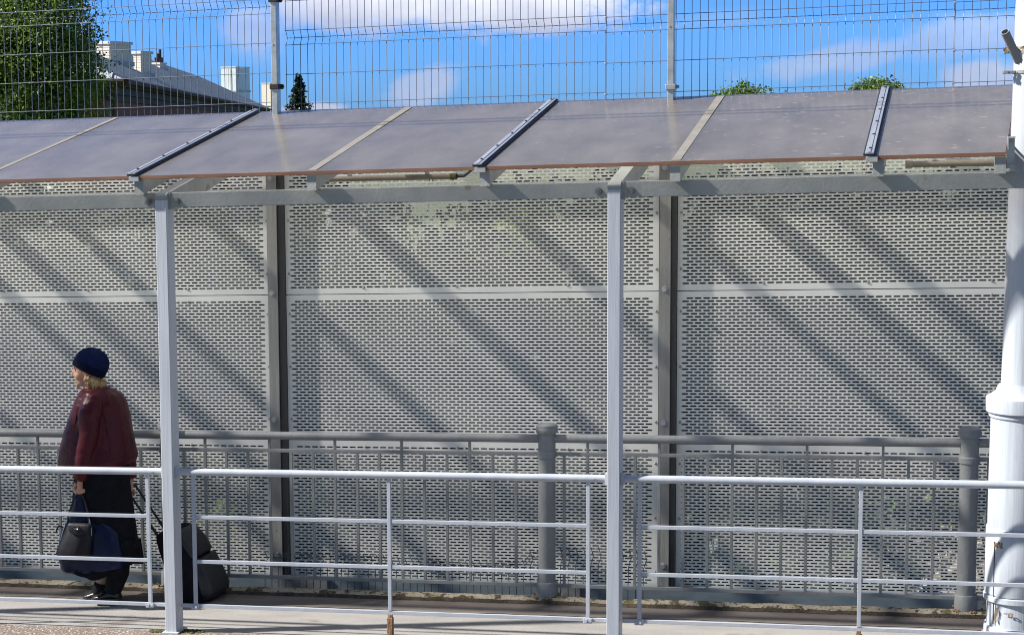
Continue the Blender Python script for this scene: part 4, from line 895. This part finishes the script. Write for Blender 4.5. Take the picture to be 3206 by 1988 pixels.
def tree(name, label, cat, base, trunk_r, crown, mat_, leaf, nc, per, cr, group=None, core=True, limbs=7):
    t = thing(name, base, label, cat, group); c, rad = Vector(crown[0]), crown[1]
    mb = MB(); b = Vector(base); mb.tube([b, b.lerp(c, .45)+Vector((.1, 0, 0)), b.lerp(c, .8), c+Vector((0, 0, rad[2]*.5))], [trunk_r, trunk_r*.8, trunk_r*.55, trunk_r*.15], 10)
    for k in range(limbs):
        a = k*2.4; s = b.lerp(c, .55+.06*(k % 4)); e = c+Vector((math.cos(a)*rad[0]*.7, math.sin(a)*rad[1]*.7, rad[2]*(.1+.5*math.sin(k*1.7)))); mb.tube([s, s.lerp(e, .5)+Vector((0, 0, .1*rad[2])), e], [trunk_r*.4, trunk_r*.25, trunk_r*.06], 6)
    mb.build('trunk', M['trunk'], t, smooth=True, shear=False)
    p, _ = clumps(c, rad, nc, per, cr, .5)
    if core:                                           # leaves deep inside, so the crown closes
        q = np.array(c)+rng.normal(size=(nc*per//4, 3))*np.array(rad)*.36; p = np.concatenate([p, q])
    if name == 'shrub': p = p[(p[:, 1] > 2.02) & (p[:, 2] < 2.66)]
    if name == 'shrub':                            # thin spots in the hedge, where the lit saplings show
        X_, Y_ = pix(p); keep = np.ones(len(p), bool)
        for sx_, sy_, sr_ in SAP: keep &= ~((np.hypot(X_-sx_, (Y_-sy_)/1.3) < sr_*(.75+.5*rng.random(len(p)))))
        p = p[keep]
    leaf_cloud('crown', p, leaf, mat_, t); return t
# big leafy tree at the left, in front of the building
d0 = 38; c_ = far(60, 215, d0); 
tree('linden_tree', 'big leafy green tree rising behind the fence at the left edge', 'tree', (c_.x-.6, c_.y, -2.4), .22, ((c_.x, c_.y, c_.z), (1.5, 1.6, 2.25)), LM1, .075, 430, 115, .22)
c_ = far(-190, 120, d0+1.5); tree('linden_tree', 'second leafy tree merging into the big one beyond the left edge', 'tree', (c_.x, c_.y, -2.4), .25, ((c_.x, c_.y, c_.z), (2.2, 2.0, 3.0)), LM1, .10, 420, 60, .26)
# tops of two trees above the roof on the right
for px, py, rx, rz, label in ((2335, 285, 105, 40, 'round green treetop showing just above the roof right of the galvanised post'), (2740, 262, 80, 28, 'small green treetop behind the right roof strip')):
    dd = 30; c_ = far(px, py+20, dd); s = dd/F
    tree('leafy_tree', label, 'tree', (c_.x, c_.y, -2.4), .12, ((c_.x, c_.y, c_.z-.25), (rx*s, rx*s, rz*s+.25)), LM1, .052, 170, 70, .085, 'treetops above the roof')
# spruce behind the fence post
dd = 62; tp = far(935, 233, dd); s = dd/F
t = thing('spruce', (tp.x, tp.y, -2.4), 'dark pointed spruce standing behind the fence right of the building', 'tree')
mb = MB(); mb.tube([(tp.x, tp.y, -2.4), (tp.x, tp.y, tp.z-.1)], [.16, .015], 8); mb.build('trunk', M['trunk'], t, shear=False)
pts = []
H_ = tp.z+2.4
for k in range(640):
    f_ = rng.random()**.8; z = tp.z-.05-f_*H_*.82; L_ = .04+.40*(f_*.82*H_)**.95*rng.uniform(.6, 1.15); a = rng.uniform(0, 2*math.pi)
    for j in np.linspace(.12, 1, 14): pts += [(tp.x+math.cos(a)*L_*j+rng.normal(0, .03), tp.y+math.sin(a)*L_*j+rng.normal(0, .03), z-.30*L_*j+.22*L_*j*j+rng.normal(0, .03)) for _ in range(3)]
leaf_cloud('crown', np.array(pts), .085, LM3, t)

SAP = [(700, 850, 85), (945, 960, 70), (1215, 960, 60), (690, 1640, 75), (2235, 1010, 55), (1640, 720, 60), (990, 1560, 60), (650, 1190, 70), (2330, 960, 50)]
def pix(p):                                        # bearing of points as seen from the walkway's far side
    d = p-np.array(CAM); w_ = d@np.array(FWD); return PW/2+F*(d@np.array(RT))/w_, PH/2-F*(d@np.array(UP))/w_
# shrubs close behind the wall, in its shade
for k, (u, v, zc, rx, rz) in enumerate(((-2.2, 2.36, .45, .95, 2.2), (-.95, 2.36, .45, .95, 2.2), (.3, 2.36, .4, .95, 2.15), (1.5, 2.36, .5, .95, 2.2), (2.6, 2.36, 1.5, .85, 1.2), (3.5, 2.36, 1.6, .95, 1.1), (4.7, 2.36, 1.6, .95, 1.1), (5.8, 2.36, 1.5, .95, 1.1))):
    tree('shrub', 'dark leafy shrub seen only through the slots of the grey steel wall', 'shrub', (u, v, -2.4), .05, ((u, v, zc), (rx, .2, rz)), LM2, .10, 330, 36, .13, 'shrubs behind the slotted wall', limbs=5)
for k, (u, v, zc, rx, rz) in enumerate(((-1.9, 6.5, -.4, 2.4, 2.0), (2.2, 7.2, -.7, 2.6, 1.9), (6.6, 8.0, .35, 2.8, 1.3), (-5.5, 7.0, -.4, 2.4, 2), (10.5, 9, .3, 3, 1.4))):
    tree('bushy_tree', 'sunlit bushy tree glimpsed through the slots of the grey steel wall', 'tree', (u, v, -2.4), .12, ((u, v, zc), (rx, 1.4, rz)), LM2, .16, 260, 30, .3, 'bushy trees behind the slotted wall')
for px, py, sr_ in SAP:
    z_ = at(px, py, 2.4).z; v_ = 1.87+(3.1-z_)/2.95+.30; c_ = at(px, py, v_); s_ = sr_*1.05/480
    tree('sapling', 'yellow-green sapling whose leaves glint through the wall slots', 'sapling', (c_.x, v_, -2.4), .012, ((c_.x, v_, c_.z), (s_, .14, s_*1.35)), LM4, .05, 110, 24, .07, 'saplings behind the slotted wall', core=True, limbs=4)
mb = MB(); q = []
for k in range(9000):
    x, y = rng.uniform(-6, 22), rng.uniform(14.6, 26); h = rng.uniform(.1, .28); a = rng.uniform(0, 6.3)
    mb.add([(x, y, -2.4), (x+.04*math.cos(a), y+.04*math.sin(a), -2.4), (x+.03*math.sin(a*3), y+.03, -2.4+h)], [(0, 1, 2)])
tag(mb.build('grass', LM4, shear=False), 'green grass beyond the gravel yard, glimpsed through the wall', 'grass', kind='stuff')

# ------------------------------------------------------------------ brick apartment building far left
M['brick'] = mat('brick', (.20, .075, .05), (.27, .105, .07), .9, nscale=30, bump=.3, bscale=90)
M['pale_brick'] = mat('pale_brick', (.66, .60, .52), (.76, .70, .62), .9, nscale=10, bump=.4, bscale=40)
M['roof_slate'] = mat('roof_slate', (.36, .40, .45), (.46, .49, .53), .6, nscale=1.5, stretch=(1, 1, 3), spots=[((.17, .17, .18), 3, .64)])
M['eave'] = mat('eave', (.048, .032, .022), (.07, .048, .033), .8, nscale=3)
M['tin'] = mat('tin', (.58, .62, .66), (.72, .75, .78), .4, metal=.2, nscale=5, stretch=(3, 3, .4))
M['window_glass'] = mat('window_glass', (.05, .09, .13), (.09, .13, .17), .08, nscale=2)
M['window_frame'] = mat('window_frame', (.6, .6, .6), rough=.5)
D0 = 45.0; C0 = far(387, 249, D0); az = math.radians(19.5)
dl = Vector((-math.sin(az), math.cos(az), 0)); dn = Vector((math.cos(az), math.sin(az), 0))   # along the long side; outwards on its right
bl = thing('apartment_building', (C0.x, C0.y, -2.4), 'long brick building with a grey hipped roof and brick chimneys beyond the fence', 'building')
EZ = C0.z; LEN = 105; WD = 11.0
def Bp(a, b, z): return Vector((C0.x, C0.y, 0))+dl*a-dn*b+Vector((0, 0, z))      # a along, b inwards from the right-hand eave
mb = MB()
for (a0, a1, b0, b1, z0, z1) in ((.5, LEN-.5, .5, WD-.5, -2.4, EZ-.30),):
    c = [(a0, b0), (a1, b0), (a1, b1), (a0, b1)]; mb.add([Bp(a, b, z) for z in (z0, z1) for a, b in c], [(0, 1, 2, 3), (7, 6, 5, 4), (0, 4, 5, 1), (1, 5, 6, 2), (2, 6, 7, 3), (3, 7, 4, 0)])
mb.build('wall', M['brick'], bl, shear=False)
mb = MB()
for o_, z0, z1 in ((.12, EZ-.16, EZ-.02), (.32, EZ-.34, EZ-.16), (.42, EZ-.5, EZ-.34)):
    c = [(o_, o_), (LEN-o_, o_), (LEN-o_, WD-o_), (o_, WD-o_)]; mb.add([Bp(a, b, z) for z in (z0, z1) for a, b in c], [(0, 1, 2, 3), (7, 6, 5, 4), (0, 4, 5, 1), (1, 5, 6, 2), (2, 6, 7, 3), (3, 7, 4, 0)])
mb.build('cornice', M['eave'], bl, shear=False)
RH = 2.55; HIP = 5.0
roof_pts = [Bp(0, 0, EZ), Bp(LEN, 0, EZ), Bp(LEN, WD, EZ), Bp(0, WD, EZ), Bp(HIP, WD/2, EZ+RH), Bp(LEN-HIP, WD/2, EZ+RH)]
mb = MB(); mb.add(roof_pts, [(0, 1, 5, 4), (1, 2, 5), (2, 3, 4, 5), (3, 0, 4)]); low_ = [p-Vector((0, 0, .06)) for p in roof_pts[:4]]
mb.add(roof_pts[:4]+low_, [(0, 1, 5, 4), (1, 2, 6, 5), (2, 3, 7, 6), (3, 0, 4, 7), (4, 5, 6, 7)])
for k in range(int(LEN/.55)):                         # upstanding seams
    a = .3+k*.55; f_ = min(1, a/HIP, (LEN-a)/HIP)
    mb.beam(Bp(a, 0, EZ+.02), Bp(a, WD/2*f_, EZ+RH*f_+.02), .03, .035)
for k in range(int(WD/.55)):
    b = .3+k*.55; f_ = min(b, WD-b)/(WD/2); mb.beam(Bp(0, b, EZ+.02), Bp(HIP*f_, b, EZ+RH*f_+.02), .03, .035)
rf = mb.build('roof', M['roof_slate'], bl, shear=False)
mb = MB(); mb.tube([Bp(0, -.05, EZ-.05), Bp(LEN, -.05, EZ-.05)], .07, 8); mb.tube([Bp(-.05, 0, EZ-.05), Bp(-.05, WD, EZ-.05)], .07, 8); mb.tube([Bp(.35, .3, EZ-.1), Bp(.4, .4, -2.4)], .06, 8); mb.build('gutter', M['eave'], bl, shear=False)
def chimney(px0, px1, ytop, ybot, a_guess, mat_, capm, name='chimney', deep=None, pots=0):
    # stand it on the roof slope where the sight line meets the ridge half
    dist = None
    d = ray((px0+px1)/2, ybot); n_ = (roof_pts[1]-roof_pts[0]).cross(roof_pts[4]-roof_pts[0]).normalized()
    tt = (roof_pts[0]-CAM).dot(n_)/d.dot(n_); hit = CAM+d*tt
    hd = math.hypot(hit.x-CAM.x, hit.y-CAM.y); q0, q1 = far(px0, ytop, hd), far(px1, ytop, hd); w_ = (q1-q0).length; ztop = q0.z
    wd = deep or w_*.62; 
    ca = math.radians(-14); cn_ = Vector((math.cos(ca), math.sin(ca), 0)); cl_ = Vector((-math.sin(ca), math.cos(ca), 0))
    R = Matrix((cn_, cl_, Vector((0, 0, 1)))).transposed(); z0 = hit.z-.8; ctr = Vector((hit.x, hit.y, (z0+ztop)/2))
    w2_ = w_*.62
    mb = MB(); mb.obox(ctr, (w2_, wd, ztop-z0), R)
    if mat_ is M['pale_brick']:
        zz = z0
        while zz < ztop-.05: mb.obox(Vector((hit.x, hit.y, zz)), (w2_+.012, wd+.012, .055), R); zz += .085
    else:
        for k in range(9): mb.obox(ctr+dn*(w2_/2)*0+dl*(-wd/2-.012)+dn*(w2_*(-.45+.9*k/8)), (.025, .03, ztop-z0), R)
    ch = mb.build(name, mat_, rf, shear=False)
    mb = MB(); mb.obox(Vector((hit.x, hit.y, ztop)), (w2_+.10, wd+.10, .09), R); mb.build('cap', capm, ch, shear=False)
    mb = MB(); mb.obox(Vector((hit.x, hit.y, hit.z-.05)), (w2_+.16, wd+.16, .14), R); mb.build('flashing', M['roof_slate'], ch, shear=False)
    for k in range(pots):
        c = Vector((hit.x, hit.y, ztop))+dn*(w2_*(-.35+.7*k/max(1, pots-1))); mb = MB(); mb.tube([c, c+Vector((0, 0, .30+.2*((k*7) % 3)))], .07, 10); mb.build('pot', M['eave'], ch, shear=False)
chimney(314, 401, 136, 196, 3, M['pale_brick'], M['window_frame'], deep=1.0)
chimney(425, 470, 166, 232, 9, M['pale_brick'], M['window_frame'], deep=.55)
chimney(475, 522, 200, 214, 20, M['pale_brick'], M['window_frame'], pots=4)
chimney(692, 784, 212, 285, 60, M['tin'], M['tin'], name='roof_hatch', deep=2.2)
chimney(816, 872, 262, 330, 80, M['pale_brick'], M['window_frame'])
for a in (7.5, 14.2, 19.0, 25, 31, 38, 45, 53, 62, 72, 84):                     # windows of the top storey on the long side
    mb = MB(); R = Matrix((dl, dn, Vector((0, 0, 1)))).transposed(); c = Bp(a, .5, EZ-1.75)+dn*.0
    mb.obox(c+dn*.02, (1.3, .10, 1.6), R); wn = mb.build('window', M['window_frame'], bl, shear=False)
    mb = MB(); mb.obox(c+dn*.055-dl*.31, (.5, .05, 1.4), R); mb.obox(c+dn*.055+dl*.31, (.5, .05, 1.4), R); mb.build('pane', M['window_glass'], wn, shear=False)

# ------------------------------------------------------------------ car parked below, behind the wall
M['car_paint'] = mat('car_paint', (.16, .25, .38), (.18, .27, .41), .25, coat=1, nscale=2)
M['car_glass'] = mat('car_glass', (.25, .30, .33), (.3, .34, .36), .06, nscale=2)
cc_ = at(1850, 1740, 7.6); car = thing('parked_car', (cc_.x, 7.6, -2.4), 'pale blue car parked below behind the slotted wall', 'car')
cx, cy, cz = cc_.x, 7.6, -2.4
def prof_ring(y, k):  # side outline, x forward
    pts = [(-2.1, .35), (-2.15, .7), (-2.0, .92), (-1.35, .98), (1.0, .93), (1.85, .80), (2.12, .62), (2.1, .35)]
    return [(cx+x*(1-.03*k), y, cz+z) for x, z in pts]
mb = MB(); mb.rings([prof_ring(cy-.84, 1), prof_ring(cy-.87, 0), prof_ring(cy+.87, 0), prof_ring(cy+.84, 1)]); mb.build('body', M['car_paint'], car, smooth=True, shear=False, angle=25)
def roof_ring(y, f_): return [(cx+x, y, cz+z) for x, z in ((-1.6+.1*f_, .95), (-1.05+.12*f_, 1.38), (-.8+.1*f_, 1.43), (.0-.05*f_, 1.43), (.25-.1*f_, 1.39), (1.05-.1*f_, .93))]
mb = MB(); mb.rings([roof_ring(cy-.66, 1), roof_ring(cy-.60, 0), roof_ring(cy+.60, 0), roof_ring(cy+.66, 1)]); mb.build('cabin', M['car_glass'], car, smooth=True, shear=False, angle=25)
mb = MB(); mb.box(cx-1.0, cx+.2, cy-.63, cy+.63, cz+1.41, cz+1.46, .02)
for x0, x1 in (((-1.55, -1.0)), ((.2, 1.0)), ((-.3, -.34))):
    for s in (-1, 1): mb.beam((cx+x0, cy+s*.72, cz+.95), (cx+x1, cy+s*.61, cz+1.43 if x0 < 0 and x0 < -1 else (cz+1.43 if x0 == -.3 else cz+.94)), .07, .05) if x0 != .2 else mb.beam((cx+.2, cy+s*.61, cz+1.42), (cx+1.0, cy+s*.72, cz+.94), .07, .05)
mb.build('roof', M['car_paint'], car, shear=False)
for x in (-1.35, 1.35):
    for s in (-1, 1):
        mb = MB(); mb.tube([(cx+x, cy+s*.68, cz+.31), (cx+x, cy+s*.88, cz+.31)], .31, 24); wh = mb.build('wheel', M['black_rubber'], car, smooth=True, shear=False)
        mb = MB(); mb.tube([(cx+x, cy+s*.80, cz+.31), (cx+x, cy+s*.89, cz+.31)], .19, 16); mb.build('rim', M['tin'], wh, smooth=True, shear=False)
for s in (-1, 1):
    mb = MB(); mb.ell((cx+2.05, cy+s*.6, cz+.68), .08, .17, .09); mb.build('headlight', M['window_frame'], car, smooth=True, shear=False)
